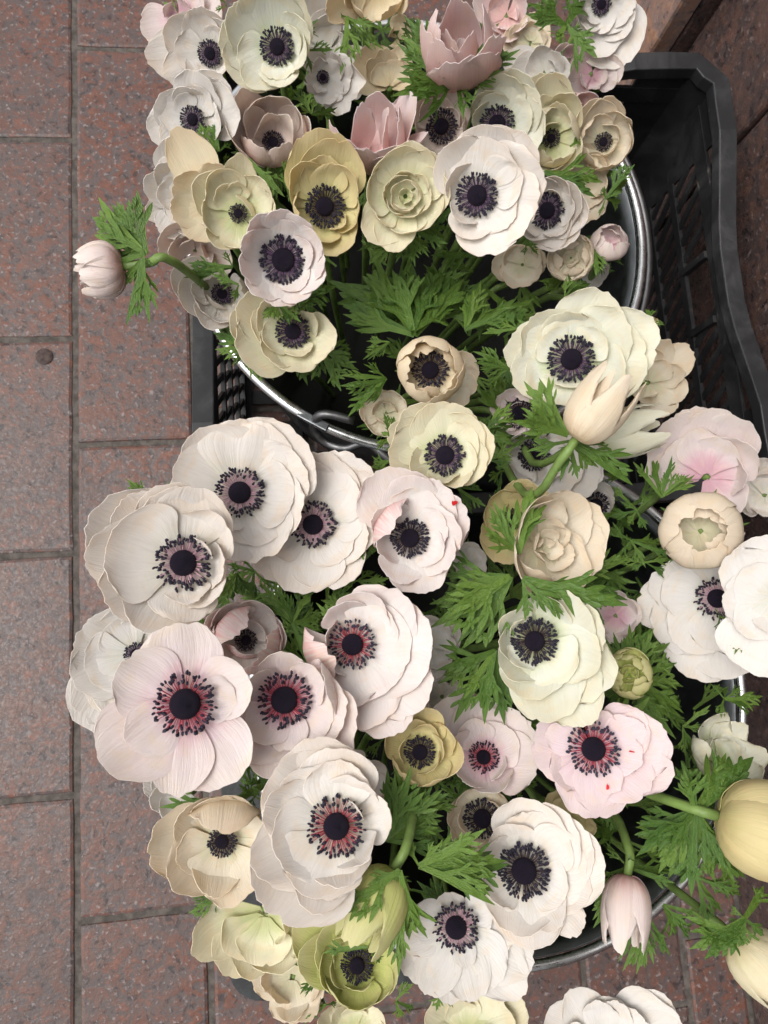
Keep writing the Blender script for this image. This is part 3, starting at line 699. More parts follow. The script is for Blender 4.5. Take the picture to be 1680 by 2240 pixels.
F('2', (700,380), 230, 0, (0,-.8), .352, 'cup', 'pink', 'deep pink tulip shaped anemone standing in an upright leaf collar', [(530,140),(590,80),(705,2),(820,50),(890,200),(790,275),(700,300),(600,200)], [(640,160),(760,170),(680,240),(620,230)], ho=1.5, hi=1.2, core=4, W=1.1, collar=0)
F('2', (612,640), 165, 80, (-.02,-.12), .342, 'cup', 'dusty', 'narrow blush cup anemone with a red flushed lip wedged against the big white bloom', [(495,480),(590,415),(700,450),(745,540),(715,660),(600,770),(500,690)], [(530,510),(620,490),(690,560)], h=.7, fil='dark')
F('2', (895,622), 215, 88, (-.12,.12), .352, 'bowl', 'mint', 'ivory anemone tucked above the big white bloom, violet eye partly hidden', [(775,570),(810,470),(930,375),(1040,375),(1110,500),(1135,640),(1100,740),(930,760),(800,690)], [(860,470),(1000,430),(1070,560),(1040,680)], collar=3)
F('2', (1165,700), 190, 45, (.0,-.18), .345, 'cup', 'ivory', 'tall yellowish ivory cup anemone between two paler blooms', [(1075,385),(1170,365),(1265,470),(1265,620),(1205,800),(1130,770),(1120,580),(1290,830),(1140,858)], [(1120,480),(1220,520),(1150,640)], fil='dark', h=.8)
F('2', (1315,580), 110, 0, (.1,-.2), .332, 'cup', 'pink', 'small bright pink crumpled anemone squeezed between cream petals', [(1250,490),(1310,475),(1380,470),(1345,650),(1290,630)], 3, ruf=.15)
F('2', (1425,715), 170, 45, (.25,0), .345, 'cup', 'cream', 'cream cup anemone facing the crate slots with curled inner petals', [(1345,520),(1440,490),(1540,580),(1575,690),(1545,770),(1450,840),(1370,780),(1345,660)], [(1400,580),(1500,640),(1470,760),(1400,740)], fil='dark', h=.7)
F('2', (1330,900), 190, 0, (.1,0), .328, 'bowl', 'cream', 'cream anemone mostly hidden behind the leaf near the steel rim', [(1220,820),(1300,730),(1430,800),(1440,950),(1400,1100),(1320,1130)], 3)
# --- third row
F('1', (390,1260), 290, 0, (-.28,0), .338, 'bowl', 'cool', 'clear white anemone behind the peach petals, spreading over the paving', [(320,880),(185,1080),(97,1200),(128,1400),(230,1530),(420,1530)], [(250,1000),(190,1250),(300,1450)])
F('1', (560,1320), 270, 0, (-.2,-.1), .345, 'bowl', 'peach', 'peach anemone with a tall pointed petal turned to its outer side', [(300,835,.75),(290,1180),(280,1380),(400,1545),(560,1050)], 0)
F('1', (715,1385), 265, 60, (-.08,-.1), .36, 'cup', 'ivory', 'creamy rose shaped anemone with swirling petals and one peach petal standing up', [(450,1150),(560,1110),(720,1000,.6),(900,1200),(950,1340),(720,1610),(570,1590),(480,1400)], [(600,1200),(700,1180),(760,1320),(720,1480),(600,1460),(560,1300)], h=.6, fil='dark')
F('1', (1275,1340), 270, 130, (0,-.05), .365, 'cup', 'yellow', 'tall yellow anemone with a large black eye in a narrow cup', [(1240,832),(1370,900),(1450,1120),(1485,1400),(1390,1645),(1240,1560),(1110,1380),(1088,1080)], [(1255,1010),(1350,1060),(1390,1470,.7),(1160,1260)], fil='dark', h=.65)
F('2', (430,990), 215, 0, (0,-.05), .375, 'cup', 'ivory', 'ivory double anemone folded like a rosebud above a leaf collar', [(500,718),(600,790),(655,960),(600,1090),(440,1175),(300,1105),(235,960),(285,830),(390,740),(245,1210,.8),(345,1270,.7)], [(430,860),(540,900),(560,1010),(470,1090),(360,1060),(320,960),(380,890),(470,960),(420,1010)], h=.55, fil='dark', collar=0, core=5)
F('2', (793,985), 260, 106, (-.06,.02), .388, 'bowl', 'white', 'large white anemone with a round violet eye overlapping the ivory rosebud bloom', [(650,720),(860,627),(1050,690),(1122,850),(1110,1000),(1040,1165),(900,1280),(735,1205),(690,1110),(655,880)], [(840,690,1.2),(1010,860),(960,1130),(740,1120),(690,860)], fil='purple', ho=.36, collar=2)
F('2', (1150,1060), 175, 88, (-.28,.05), .352, 'cup', 'white', 'white cup anemone turned towards the big white bloom, eye seen sideways', [(1110,905),(1220,905),(1320,1000),(1345,1100),(1270,1230),(1180,1262),(1060,1205),(1030,1130)], [(1180,960),(1280,1060),(1220,1180),(1110,1190)], h=.6)
F('2', (1265,1300), 120, 0, (-.1,0), .335, 'globe', 'cream', 'small cream double bud with tightly rolled petals beside the steel rim', [(1150,1310),(1200,1210),(1300,1190),(1362,1240),(1350,1350),(1290,1400),(1200,1390)], [(1260,1260),(1320,1290),(1270,1350),(1220,1310)], h=.5, collar=3, core=4)
F('2', (1445,1250), 110, 0, (.3,-.6), .335, 'globe', 'blush', 'closed pinkish bud leaning on the steel rim', 5, 3, collar=4)
F('2', (1020,1335), 150, 0, (-.1,.1), .30, 'bowl', 'cream', 'pale anemone sunk in shade under the cream double bud', [(868,1335),(940,1265),(1060,1250),(1140,1300),(1110,1390),(950,1440)], 4)
F('2', (1360,1370), 130, 0, (.1,.2), .305, 'bowl', 'cool', 'white anemone low against the inner side of the steel rim', [(1240,1380),(1320,1455),(1410,1440),(1450,1380),(1400,1300)], 3)
F('4', (660,390), 200, 0, (-.25,.5), .322, 'bowl', 'dusty', 'dusty pink anemone hanging under the creamy rose shaped bloom', [(480,310),(530,390),(640,440),(720,500),(850,460),(820,360)], [(700,400),(600,350)], W=1.2)
F('4', (1105,435), 225, 118, (0,0), .378, 'bowl', 'rosy', 'white cup anemone with a big starry black eye facing straight up', [(1060,183),(1190,210),(1285,320),(1315,440),(1290,560),(1195,645),(1080,670),(960,610),(888,480),(900,330),(965,225)], [(1130,230),(1250,380),(1200,580),(1020,560),(950,380)], fil='purple', ho=.75, hi=.5, collar=3)
F('4', (795,610), 175, 55, (.1,-.3), .322, 'cup', 'white', 'white anemone resting on the bucket rim with a shadowed eye', [(548,495),(575,610),(690,680),(830,745),(900,640),(890,560),(760,520),(740,780)], [(640,580),(760,650),(700,550)], h=.55, fil='purple')
F('4', (1150,800), 240, 88, (.12,-.2), .352, 'bowl', 'ivory', 'cream anemone with one rolled petal beneath the starry white cup', [(838,740),(880,650),(1000,645),(1130,690),(1270,725),(1372,830),(1350,890),(1180,1008),(1040,940),(880,905)], [(950,720),(1010,850),(1200,920),(1320,850),(1230,760)], fil='purple', collar=3)
F('4', (290,470), 165, 0, (-2.0,.28), .372, 'side', 'blush', 'half open pink and white anemone bud leaning out over the paving on its stem', None, 5, n=7, wc=.15, ho=1.15, hi=1.25, collar=0, sag=.004, ruf=.22, W=.8)
# ================================================================== between the buckets
F('5', (665,690), 225, 112, (.05,.02), .352, 'globe', 'peach', 'peach globe anemone opening round a black eye', [(560,570),(700,560),(810,640),(830,740),(740,830),(610,800),(545,680)], [(640,600),(760,640),(790,760),(660,790)], h=.75, fil='dark', collar=3)
F('5', (790,780), 200, 0, (.25,.1), .325, 'bowl', 'cream', 'cream petals of an anemone pressed against the peach globe bloom', [(900,590),(955,690),(950,780),(880,900),(760,900)], 0, collar=2)
F('5', (755,1205), 305, 122, (0,.0), .372, 'bowl', 'ivory', 'lemon ivory anemone with a neat violet black eye beside the bail hook', [(690,885),(840,895),(960,1000),(1050,1110),(1015,1260),(870,1380),(740,1372),(560,1320),(410,1215),(418,1050),(530,930)], [(690,900,1.3),(940,1060),(950,1250),(650,1350),(490,1150)], fil='purple', ho=.4, collar=2)
F('5', (400,950), 160, 0, (-.1,-.1), .305, 'cup', 'cream', 'shaded cream double anemone beside the wire bail hook', [(240,920),(330,820),(470,830),(520,900),(440,1090),(300,1050)], [(330,900),(430,900),(380,1000)], h=.5)
F('5', (1205,950), 150, 92, (0,.05), .300, 'cup', 'blush', 'blush anemone with a big shaded eye below the large ivory bloom', [(1042,880),(1130,810),(1230,880),(1330,1000),(1160,1080),(1060,1010)], 3, h=.5, fil='dark')
F('7', (405,960), 240, 85, (.1,.15), .288, 'bowl', 'cool', 'white anemone deep in shade under the tulip bud, black eye showing', [(240,1000),(300,870),(430,850),(560,1060),(650,1110),(740,1140),(800,1050),(330,1090)], 3, fil='dark')
F('7', (740,1230), 150, 70, (0,.05), .282, 'bowl', 'cool', 'shaded white anemone with a dark eye among leaves behind the side facing bloom', [(600,1150),(660,1080),(780,1110),(830,1230),(760,1300)], 2, fil='dark')
F('5', (545,1705), 300, 118, (-.05,.05), .362, 'bowl', 'rosy', 'white anemone with red streaked outer petal and a red torn mark', [(395,1288),(560,1325),(740,1370),(865,1490),(850,1640),(800,1850),(640,2040),(470,1975),(352,1780),(345,1550),(440,1640,1.25,.75)], [(640,1420,1.2),(760,1600),(740,1810),(600,1900),(470,1520)], fil='dark', ho=.5, collar=3)
F('5', (1170,1590), 215, 62, (0,-.1), .328, 'cup', 'yellow', 'yellow cream anemone with crimped inner petals behind a broad leaf', [(1000,1600),(1090,1430),(1260,1352),(1390,1440),(1330,1650),(1090,1860),(990,1730)], [(1230,1440),(1290,1480),(1250,1540),(1100,1560)], fil='dark', h=.6)
F('7', (440,1450), 260, 0, (.75,.0), .358, 'cup', 'cream', 'cream anemone facing sideways from its leafy collar, petals yellow inside', [(430,1195),(520,1200),(700,1210),(800,1310),(790,1480),(690,1640),(480,1610),(360,1660)], [(600,1380),(680,1440),(620,1520),(560,1320)], h=.55, core=4, collar=0, W=1.1)
F('7', (610,455), 350, 125, (0,-.04), .372, 'bowl', 'mint', 'large ivory anemone with a greenish halo round its black eye', [(262,370),(380,250),(560,200),(800,105),(905,240),(1075,320),(1020,480),(880,600),(560,705),(420,660),(290,550)], [(450,330),(620,205,1.2),(780,320),(560,600,1.2),(430,500)], fil='purple', ho=.28, collar=2)
F('7', (640,870), 190, 0, (1.1,-1.55), .395, 'side', 'cream', 'closed cream tulip bud with a rusty base standing in front of the ivory bloom', None, 3, n=5, wc=.35, ho=2.2, hi=2.0, collar=0, pointy=.5, W=1.1)
F('7', (760,880), 170, 0, (1.6,-.35), .35, 'side', 'mint', 'long pale petals of an anemone lying under the tulip bud', None, 2, n=5, wc=.25, ho=2.0, hi=1.8, collar=0, pointy=.4)
F('7', (1020,580), 230, 0, (.3,0), .322, 'bowl', 'cream', 'cream anemone in shade with a rusty petal against the crate slots', [(1000,400),(1110,345),(1255,395),(1215,520),(1230,640),(1140,745),(1000,690)], [(1130,470),(1050,650)], collar=2)
F('7', (1048,262), 28, 0, (.2,-.6), .33, 'globe', 'yellow', 'tiny yellow bud showing above the large ivory bloom', 4, 0, collar=2)
F('7', (1330,1080), 340, 0, (.1,.1), .342, 'bowl', 'blush', 'large blush white anemone spreading its broad petals at the crate wall', [(1030,900),(1120,780),(1240,712),(1380,715),(1500,755),(1572,920),(1545,1080),(1480,1300)], [(1120,930),(1260,830),(1430,880),(1480,1000)], collar=0, ho=.3)
F('7', (1640,1180), 200, 0, (.2,.1), .322, 'bowl', 'white', 'white anemone beyond the large blush bloom at the crate wall', [(1540,1010),(1610,985),(1659,1060),(1700,1200),(1640,1290),(1540,1240)], 3, collar=0)
F('7', (1300,1370), 240, 0, (.02,.05), .365, 'globe', 'cream', 'ivory globe anemone with an empty yellow throat and pink streaked side', [(1230,1290),(1320,1250),(1400,1300),(1420,1380),(1370,1450),(1290,1470),(1230,1420),(1190,1340)], [(1290,1310),(1370,1330),(1360,1420),(1290,1410)], h=.75, W=1.15)
F('8', (1440,215), 330, 92, (.0,.03), .338, 'open', 'cool', 'flat white anemone with pink filaments partly covered by a round white bloom', [(1150,130),(1240,45),(1430,-20),(1088,260),(1190,400),(1330,560),(1480,565),(1590,450),(1640,250)], [(1200,180),(1280,430),(1420,440),(1380,60)], fil='pale', collar=3, W=.85)
F('8', (1700,215), 240, 0, (-.1,.1), .388, 'open', 'cool', 'smooth round white anemone cut off by the wall, above the flat white one', [(1475,40),(1462,230),(1540,365),(1680,370),(1590,-40)], [(1470,260),(1600,540),(1530,110)], collar=0, ho=.25)
# ================================================================== front bucket
F('6', (885,455), 345, 125, (0,.0), .372, 'open', 'white', 'large flat white anemone with pinkish filaments nearest the bucket bail', [(690,140),(960,85),(1195,170),(1215,330),(1190,600),(1010,790),(830,800),(760,620),(552,330)], [(960,110,1.25),(1160,470,1.1),(1060,690),(830,720),(640,330)], fil='pale', collar=0)
F('6', (600,810), 390, 142, (.02,.0), .398, 'bowl', 'white', 'biggest white anemone with a violet pistil and pale filaments over the paving joint', [(510,405),(660,425),(790,580),(812,830),(770,990),(600,1110),(390,1140),(200,1010),(103,760),(135,580),(310,480)], [(570,430,1.1),(720,720,.9),(640,1010),(380,980),(220,700,1.3),(420,530)], fil='pale', collar=0, ho=.3, hi=.28)
F('6', (1255,615), 310, 116, (-.02,.05), .352, 'bowl', 'white', 'white anemone with ruffled petals and pale filaments beside the flat one', [(1200,300),(1330,258),(1500,280),(1592,430),(1592,580),(1525,720),(1400,930),(1180,962),(950,820),(1000,690)], [(1380,330,1.2),(1510,500),(1420,790),(1160,860),(1240,400)], fil='pale', ho=.25, collar=2)
F('6', (365,1270), 320, 60, (-.12,.05), .348, 'bowl', 'cool', 'white anemone tucked behind the blush pink one, only its eye rim showing', [(45,1220),(110,1110),(250,1045),(420,1080),(42,1400),(90,1590),(165,1685),(330,1620)], [(250,1100,1.2),(110,1350,1.2),(180,1560)], collar=0, ho=.2)
F('6', (915,1200), 230, 55, (.15,.0), .345, 'cup', 'rosy', 'folded white anemone with orange red edged petals behind the two blush blooms', [(720,1090),(800,1035),(1000,1020),(1110,1160),(1090,1220),(950,1330),(770,1230),(890,1150,1.2,.8),(1000,1230,1.1,.7)], [(860,1080),(1000,1130),(900,1260)], h=.5, fil='dark', W=1.15)
F('6', (610,1520), 400, 156, (0,.02), .410, 'open', 'blush', 'blush pink anemone with six broad petals and a crimson ringed eye', [(580,1108,.85),(938,1390,.80),(850,1925,.75),(560,1982,.72),(200,1830,.80),(280,1330,.85)], [(870,1480,.8),(330,1740,.8)], fil='red', collar=0, ho=.16)
F('6', (1110,1500), 330, 138, (.0,.02), .385, 'bowl', 'blush', 'blush anemone with coral edged petals and dark scattered anthers', [(1110,1262),(1290,1370),(1420,1600),(1425,1790),(1240,1840),(1050,1900),(880,1780),(848,1600),(945,1400),(1310,1440,.9,.5)], [(1340,1640,1.2),(1130,1760,.8),(950,1700),(1160,1310)], fil='red', ho=.35, collar=2)
F('P', (762,1392), 145, 52, (-.06,.02), .372, 'bowl', 'rosy', 'white anemone with coral rimmed petals and rusty spots on its lower petals', [(735,1302),(800,1284),(880,1292),(930,1360),(930,1440),(915,1530),(860,1585),(800,1575),(735,1530),(698,1440),(705,1370),(718,1410,1.0,.5)], [(830,1310,1.2),(890,1390,1.2),(830,1500,1.3),(745,1470)], fil='red', collar=3, ho=.35)
F('8', (655,400), 290, 100, (-.15,.0), .362, 'bowl', 'mint', 'creamy white anemone with serrated petals under a broad leafy collar', [(520,290),(500,420),(530,545),(620,650),(740,750),(890,752),(980,600),(940,480),(950,330),(870,240),(720,215)], [(560,330),(560,500),(800,560,1.2),(860,430),(820,270)], fil='dark', ho=.38, collar=2)
F('8', (1060,545), 110, 0, (0,-.05), .36, 'globe', 'green', 'small green double bud in a star of leaves', [(1030,450),(1095,440),(1120,520),(1100,590),(1050,620),(1010,560),(1010,490)], [(1050,480),(1090,510),(1080,560),(1040,550)], h=.7, collar=0, core=4)
F('8', (905,865), 320, 112, (.0,.03), .378, 'open', 'mauve', 'mauve pink anemone with red flecks on two petals and a crimson ringed eye', [(650,800),(640,900),(745,1010),(855,1155),(975,1155),(1140,1060),(1250,960),(1240,840),(1130,735),(960,705)], [(700,790,.8),(1000,1060,.8),(900,1110,.8),(1120,900,1.1),(1130,780,.9)], fil='red', collar=3, W=.78)
F('8', (155,880), 185, 68, (-.02,-.02), .368, 'cup', 'yellow', 'pale yellow cup anemone with a neat black eye beside the blush cup', [(15,800),(100,668),(210,690),(290,800),(340,910),(230,1002),(90,965)], [(120,740),(190,760),(260,860),(220,950),(70,860)], fil='dark', h=.6)
F('8', (430,905), 220, 68, (.0,-.18), .342, 'bowl', 'blush', 'blush anemone lying open beside the pale yellow cup, eye half sunk', [(250,650),(420,640),(580,710),(665,810),(668,930),(500,1045),(340,1005),(300,830)], [(370,740),(560,790,1.2),(520,960)], fil='red')
F('8', (425,1165), 160, 82, (0,.05), .340, 'cup', 'cream', 'shaded cream cup anemone with a very large black eye behind the leaf', [(275,1150),(330,1075),(430,1045),(530,1090),(575,1170),(480,1270),(310,1290)], [(320,1180),(500,1120),(400,1270)], fil='dark', h=.7)
F('10', (430,610), 330, 130, (-.02,.03), .374, 'bowl', 'white', 'creamy white anemone with torn lower petals and two tiny orange stamens', [(330,380),(480,255),(640,320),(760,440),(838,560),(760,745),(722,925,.6),(600,900),(480,1000),(380,930),(240,720),(230,520)], [(560,340,1.2),(740,540,1.2),(640,740),(440,900),(320,520)], fil='dark', ho=.2, collar=2)
F('10', (660,380), 160, 0, (.2,.0), .325, 'bowl', 'yellow', 'greenish yellow anemone peeping out behind the torn petalled bloom', [(540,240),(640,230),(740,340),(795,400),(770,470),(700,440)], 2, ruf=.15)
F('10', (85,890), 300, 115, (.05,.18), .366, 'open', 'cool', 'white anemone with narrow drooping petals and pale violet filaments below a leaf', [(380,930),(472,1090),(430,1225),(180,1270),(60,1285),(-60,1240),(-160,1150),(-175,990),(-140,850),(40,720),(260,790)], [(300,1180,1.1),(150,1100),(-80,1180),(-100,960),(360,1050)], fil='pale', collar=3, W=.76)
F('10', (950,640), 150, 0, (-.05,1.5), .36, 'side', 'blush', 'closed blush bud hanging over the paving from its leafy collar', None, 3, n=5, wc=.45, ho=2.2, hi=2.0, collar=3, pointy=.3, W=1.1)
F('10', (1425,340), 300, 0, (1.5,.45), .375, 'side', 'yellow', 'big closed pale yellow bud with brown streaked base', None, 3, n=5, wc=.35, ho=1.7, hi=1.5, collar=0, pointy=.35, W=1.15)
F('10', (1500,960), 190, 0, (1.2,1.1), .34, 'side', 'ivory', 'closed lemon bud drooping over the paving beside the wall', None, 2, n=5, wc=.35, ho=1.9, hi=1.6, collar=0, pointy=.3)
F('8', (1440,920), 210, 0, (.9,-.5), .335, 'cup', 'mint', 'half closed greenish ivory anemone behind the split leaf', [(1400,860),(1470,710),(1560,755),(1659,880),(1640,960),(1530,1000),(1420,960)], 3, h=.6, collar=2, pointy=.3)
F('10', (850,1530), 330, 0, (0,.1), .335, 'bowl', 'cool', 'white anemone with notched petals alone against the shaded paving', [(545,1340),(665,1212),(800,1265),(900,1266),(1030,1345),(1195,1305),(1235,1400)], 3, collar=0, ho=.25, root=(.01, -.08))
F('10', (140,1440), 240, 0, (0,-.1), .325, 'bowl', 'ivory', 'ivory anemone at the foot of the narrow petalled white one', [(-60,1310),(90,1268),(290,1215),(435,1275),(380,1370)], 3, collar=3)
F('9', (1050,570), 400, 146, (.0,.02), .402, 'bowl', 'white', 'large creamy white anemone with a red violet filament ring and loose side petal', [(735,280),(880,140),(1050,170),(1170,330),(1325,500,.8),(1200,740),(1080,880),(930,1005,.7),(720,1022),(638,800),(688,480)], [(760,370,1.2),(1050,240),(1160,480,.8),(1150,780),(900,920,1.2),(740,700,1.2)], fil='red', ho=.28, hi=.25, collar=0)
F('9', (475,640), 310, 75, (-.08,.35), .372, 'bowl', 'cream', 'cream anemone turned downward with a petal hooding its violet eye', [(98,680),(280,490),(430,428),(540,425),(690,560),(640,890),(540,965),(420,920),(220,870),(470,600,1.2,.8)], [(420,900,1.2),(560,880),(250,760),(580,560)], fil='dark', ho=.45, collar=0)
F('9', (690,1010), 330, 0, (-.2,.75), .345, 'cup', 'ivory', 'lemon white anemone hanging down over the paving with a peach petal', [(328,1200,.7),(480,1325),(600,1345),(740,1325),(840,1180),(880,1000)], [(520,1240),(680,1280),(790,1120)], h=.5, collar=0, W=1.15)
F('9', (1155,1270), 220, 82, (.0,.12), .366, 'cup', 'green', 'lime green anemone with a dark sliver of eye in its bowl', [(855,1230),(840,1070),(960,1120),(970,1310),(1050,1430),(1180,1490),(1300,1430),(1365,1300),(1290,1120),(1130,1130)], [(1050,1180),(1020,1330),(1180,1400),(1290,1300),(1230,1170)], fil='dark', h=.55, collar=2)
F('9', (1335,800), 190, 0, (-.75,1.5), .392, 'side', 'green', 'lime green half open bud drooping beside the large creamy white bloom', None, 3, n=5, wc=.45, ho=2.0, hi=1.7, collar=0, pointy=.2, W=1.15)
F('9', (830,1330), 260, 0, (-.2,.2), .312, 'bowl', 'cream', 'pale cream anemone hanging low over the rubber mat', [(670,1340),(740,1450),(810,1560),(930,1540),(960,1380),(900,1270)], 4, collar=2)
F('9', (1140,1620), 220, 0, (0,-.1), .315, 'bowl', 'ivory', 'ivory anemone under the lime green bloom', [(960,1570),(1040,1500),(1140,1475),(1290,1540),(1300,1620)], 3, collar=3)
F('9', (300,400), 220, 0, (-.2,.1), .345, 'bowl', 'cool', 'white sliver of an anemone under the blush pink bloom', [(80,340),(110,450),(180,545),(300,560),(150,280)], 2, collar=0)
F('9', (1180,330), 170, 0, (.2,-.1), .362, 'bowl', 'white', 'white anemone behind the loose side petal of the large creamy bloom', [(1080,205),(1220,240),(1300,390),(1280,480)], 3, collar=3)
F('8', (200,420), 190, 0, (.1,0), .318, 'bowl', 'cool', 'shaded white anemone behind the coral rimmed bloom', [(310,430),(270,510),(160,580),(180,290),(270,330)], 3)
F('8', (1000,290), 150, 0, (.1,0), .318, 'bowl', 'blush', 'shaded blush anemone above the small green double bud', [(900,200),(980,180),(1080,230),(1070,360),(980,410),(920,330)], 3)
F('5', (900,1850), 150, 0, (.1,0), .315, 'bowl', 'cool', 'shaded grey white anemone beside the red streaked bloom', [(830,1760),(920,1730),(1000,1800),(990,1930),(880,1960)], 3)
F('8', (250,640), 170, 0, (0,.1), .315, 'bowl', 'white', 'shaded white anemone under the coral rimmed bloom', [(170,640),(260,580),(350,620),(330,720),(200,690)], 3)
def named(k): return next(f for f in FLOWERS if k in f['o']['label'])

# ------------------------------------------------------------------ leaves one can pick out, each on the flower it collars
L('1', (590,980), .355, [(430,800),(480,740),(560,760),(440,860),(690,900),(480,930)])
L('1', (830,700), .34, [(790,590),(830,600),(880,620),(760,640)])
L('1', (1190,740), .345, [(1080,550),(1130,590),(1210,620),(1270,660),(1380,720),(1290,760),(1110,690)])
L('1', (1150,250), .372, [(1195,150)], wid=1.6); L('1', (1150,330), .36, [(1330,295),(1180,470)])
L('1', (780,1030), .352, [(990,1290)], wid=1.3); L('1', (1010,1180), .35, [(1040,1030),(990,1110),(1080,1300),(930,1120)])
L('1', (620,1060), .345, [(700,1110),(640,1000),(720,1040)])
L('1', (1420,110), .345, [(1430,450),(1510,300),(1640,340),(1340,90),(1560,200)], wid=.9)
L('1', (640,40), .35, [(555,60),(590,-40)]); L('1', (1500,1180), .35, [(1560,1080),(1590,1130)])
pk = named('deep pink tulip')
L('2', (690,420), .362, [(440,60),(430,140),(370,250),(355,445),(420,380),(520,500),(560,340),(600,390),(740,310),(700,470),(880,180),(1020,265),(930,380),(740,560),(880,410)], owner=pk, dz=.012)
L('2', (480,230), .335, [(440,60),(410,140),(420,250),(500,90),(540,300)], owner=pk)
L('2', (1240,130), .36, [(1390,285),(1340,180),(1080,-20),(1170,200),(1320,-60),(1050,40)], wid=1.5, dz=.004)
L('2', (1130,868), .365, [(1440,880),(1400,990)], wid=1.2)
L('2', (1440,1000), .345, [(1570,800),(1560,880),(1530,960),(1520,1030),(1400,1090),(1420,940)])
L('2', (1275,660), .356, [(1320,610),(1310,640)]); L('2', (1260,740), .358, [(1330,690)], wid=1.5)
rb = named('folded like a rosebud')
L('2', (450,1150), .352, [(180,1240),(230,1295),(330,1290),(400,1330),(480,1320),(540,1290),(640,1245),(665,1150),(620,1200)], owner=rb, wid=1.1)
L('2', (1040,1220), .345, [(1100,1270),(1030,1290)]); L('2', (1380,1250), .34, [(1420,1380),(1340,1380),(1350,1180),(1410,1320)])
L('2', (1250,1400), .31, [(1190,1300),(1120,1450),(1300,1400)], wid=1.3)
ob = named('leaning out over the paving')
L('4', (415,405), .378, [(325,80),(265,120),(205,150),(120,160),(118,245),(200,330),(195,395),(200,450),(300,330)], owner=ob, wid=1.25)
L('4', (400,420), .378, [(310,580),(345,770),(400,760),(470,470),(430,690),(280,560)], owner=ob, wid=.9)
L('4', (850,470), .345, [(800,380),(590,505),(700,470),(610,470)]); L('4', (880,560), .345, [(740,500),(850,640),(780,540)], wid=1.3)
L('4', (1080,660), .362, [(980,710),(1010,740),(1160,740),(1060,730),(1190,720)], wid=1.2); L('4', (1200,660), .35, [(1275,640),(1270,710)])
cr = named('one rolled petal')
L('4', (930,870), .322, [(755,905),(740,795),(810,860),(840,950),(920,1000),(1040,1050),(985,1050)], owner=cr, wid=1.2)
L('4', (1290,880), .325, [(1400,1075),(1470,900),(1450,960),(1380,1000),(1270,1050),(1200,1030)], owner=cr, wid=1.4)
# leaf fans between the buckets
L('5', (570,480), .325, [(260,20),(420,40),(500,150),(570,10),(640,60),(720,30),(880,80),(910,150),(110,260),(120,340),(800,200)], dz=-.012, wid=1.05)
L('5', (560,450), .33, [(300,120),(480,60),(690,110),(830,260)], dz=-.008, wid=1.3)
L('5', (880,440), .325, [(900,200),(960,215),(1330,280),(1100,330),(1010,140),(1240,330)], dz=-.004)
L('5', (420,520), .332, [(260,600),(280,500),(330,620)]); L('5', (400,740), .33, [(125,700),(140,830),(150,960),(230,800),(270,640),(310,890),(200,900)], wid=.9)
L('5', (1140,680), .335, [(950,540),(960,690),(990,770),(1000,600),(940,620)]); L('5', (1190,440), .335, [(975,455),(1060,390),(1240,300),(1130,330)])
L('5', (1480,250), .34, [(1490,120),(1560,150),(1620,130)], wid=1.2)
L('5', (980,1080), .345, [(1175,880),(1210,980),(1190,1130),(1100,960)], wid=1.1); L('5', (1020,1230), .345, [(1185,1185),(1150,1270)], wid=1.5)
L('5', (420,1090), .345, [(400,940),(360,1060),(340,1160),(450,950)]); L('5', (420,1240), .345, [(305,1250),(320,1290)], wid=1.5)
L('5', (830,1400), .34, [(1000,1530),(990,1400),(930,1560)], wid=1.2); L('5', (1100,1300), .32, [(1010,1350),(1060,1270),(1150,1300),(1080,1420)])
tb = named('closed cream tulip bud')
L('7', (590,860), .398, [(345,570),(405,560),(300,745),(380,700),(450,660)], owner=tb, wid=1.1, dz=.004)
L('7', (600,890), .385, [(365,920),(540,1090),(630,1100),(740,1050),(880,980),(980,1100),(560,960)], owner=tb, wid=1.2)
L('7', (1090,1190), .352, [(1050,965),(1165,965),(1285,1085),(1230,1050),(950,990),(1110,1050)], wid=.9)
L('7', (960,1260), .322, [(830,1120),(870,1210),(1040,1180),(900,1340),(800,1300),(1000,1370)]); L('7', (930,1420), .325, [(790,1350),(1100,1430),(1160,1520),(820,1560),(910,1480),(1000,1560)])
L('7', (960,540), .345, [(990,520)], wid=2.5); L('7', (1030,260), .345, [(1020,180),(1110,262)])
sf = named('facing sideways')
L('7', (330,1490), .372, [(150,1260),(140,1370),(220,1200),(400,1120),(420,1200)], owner=sf, dz=.006, wid=1.1)
L('8', (545,120), .365, [(240,110),(265,260),(215,290),(240,380),(300,390),(390,470),(310,150)], owner=sf, wid=1.2)
L('8', (600,130), .378, [(635,310),(800,320),(770,290),(830,230),(1065,260),(700,210)], owner=sf, wid=1.2)
L('8', (480,440), .352, [(240,530),(240,590),(280,740),(400,750),(500,765),(575,700),(330,640)], wid=1.15)
L('8', (830,130), .345, [(1060,250),(980,60),(1060,20),(900,200)], wid=1.1); L('8', (1130,60), .33, [(1250,40),(1230,130),(1060,90),(1000,50)])
L('8', (1450,290), .352, [(1430,255),(1440,370),(1600,370)], wid=.9); L('8', (1560,380), .37, [(1480,410),(1500,450)])
gb = named('star of leaves')
L('8', (1060,560), .342, [(925,390),(975,365),(1070,315),(1130,330),(1175,345),(1225,380),(1285,480),(1315,560),(1285,615),(1310,680),(1285,760),(1240,840),(960,690),(1010,700),(1130,720),(930,460),(1180,760)], owner=gb, wid=1.0)
L('8', (120,1140), .372, [(30,960),(130,945),(200,975),(270,1040),(325,1090),(255,1170),(265,1290),(60,1040)], wid=1.1)
L('8', (150,1370), .392, [(540,1340),(555,1440),(450,1235),(400,1260),(500,1500),(90,1250),(260,1280)], wid=1.15)
bb = named('big closed pale yellow bud')
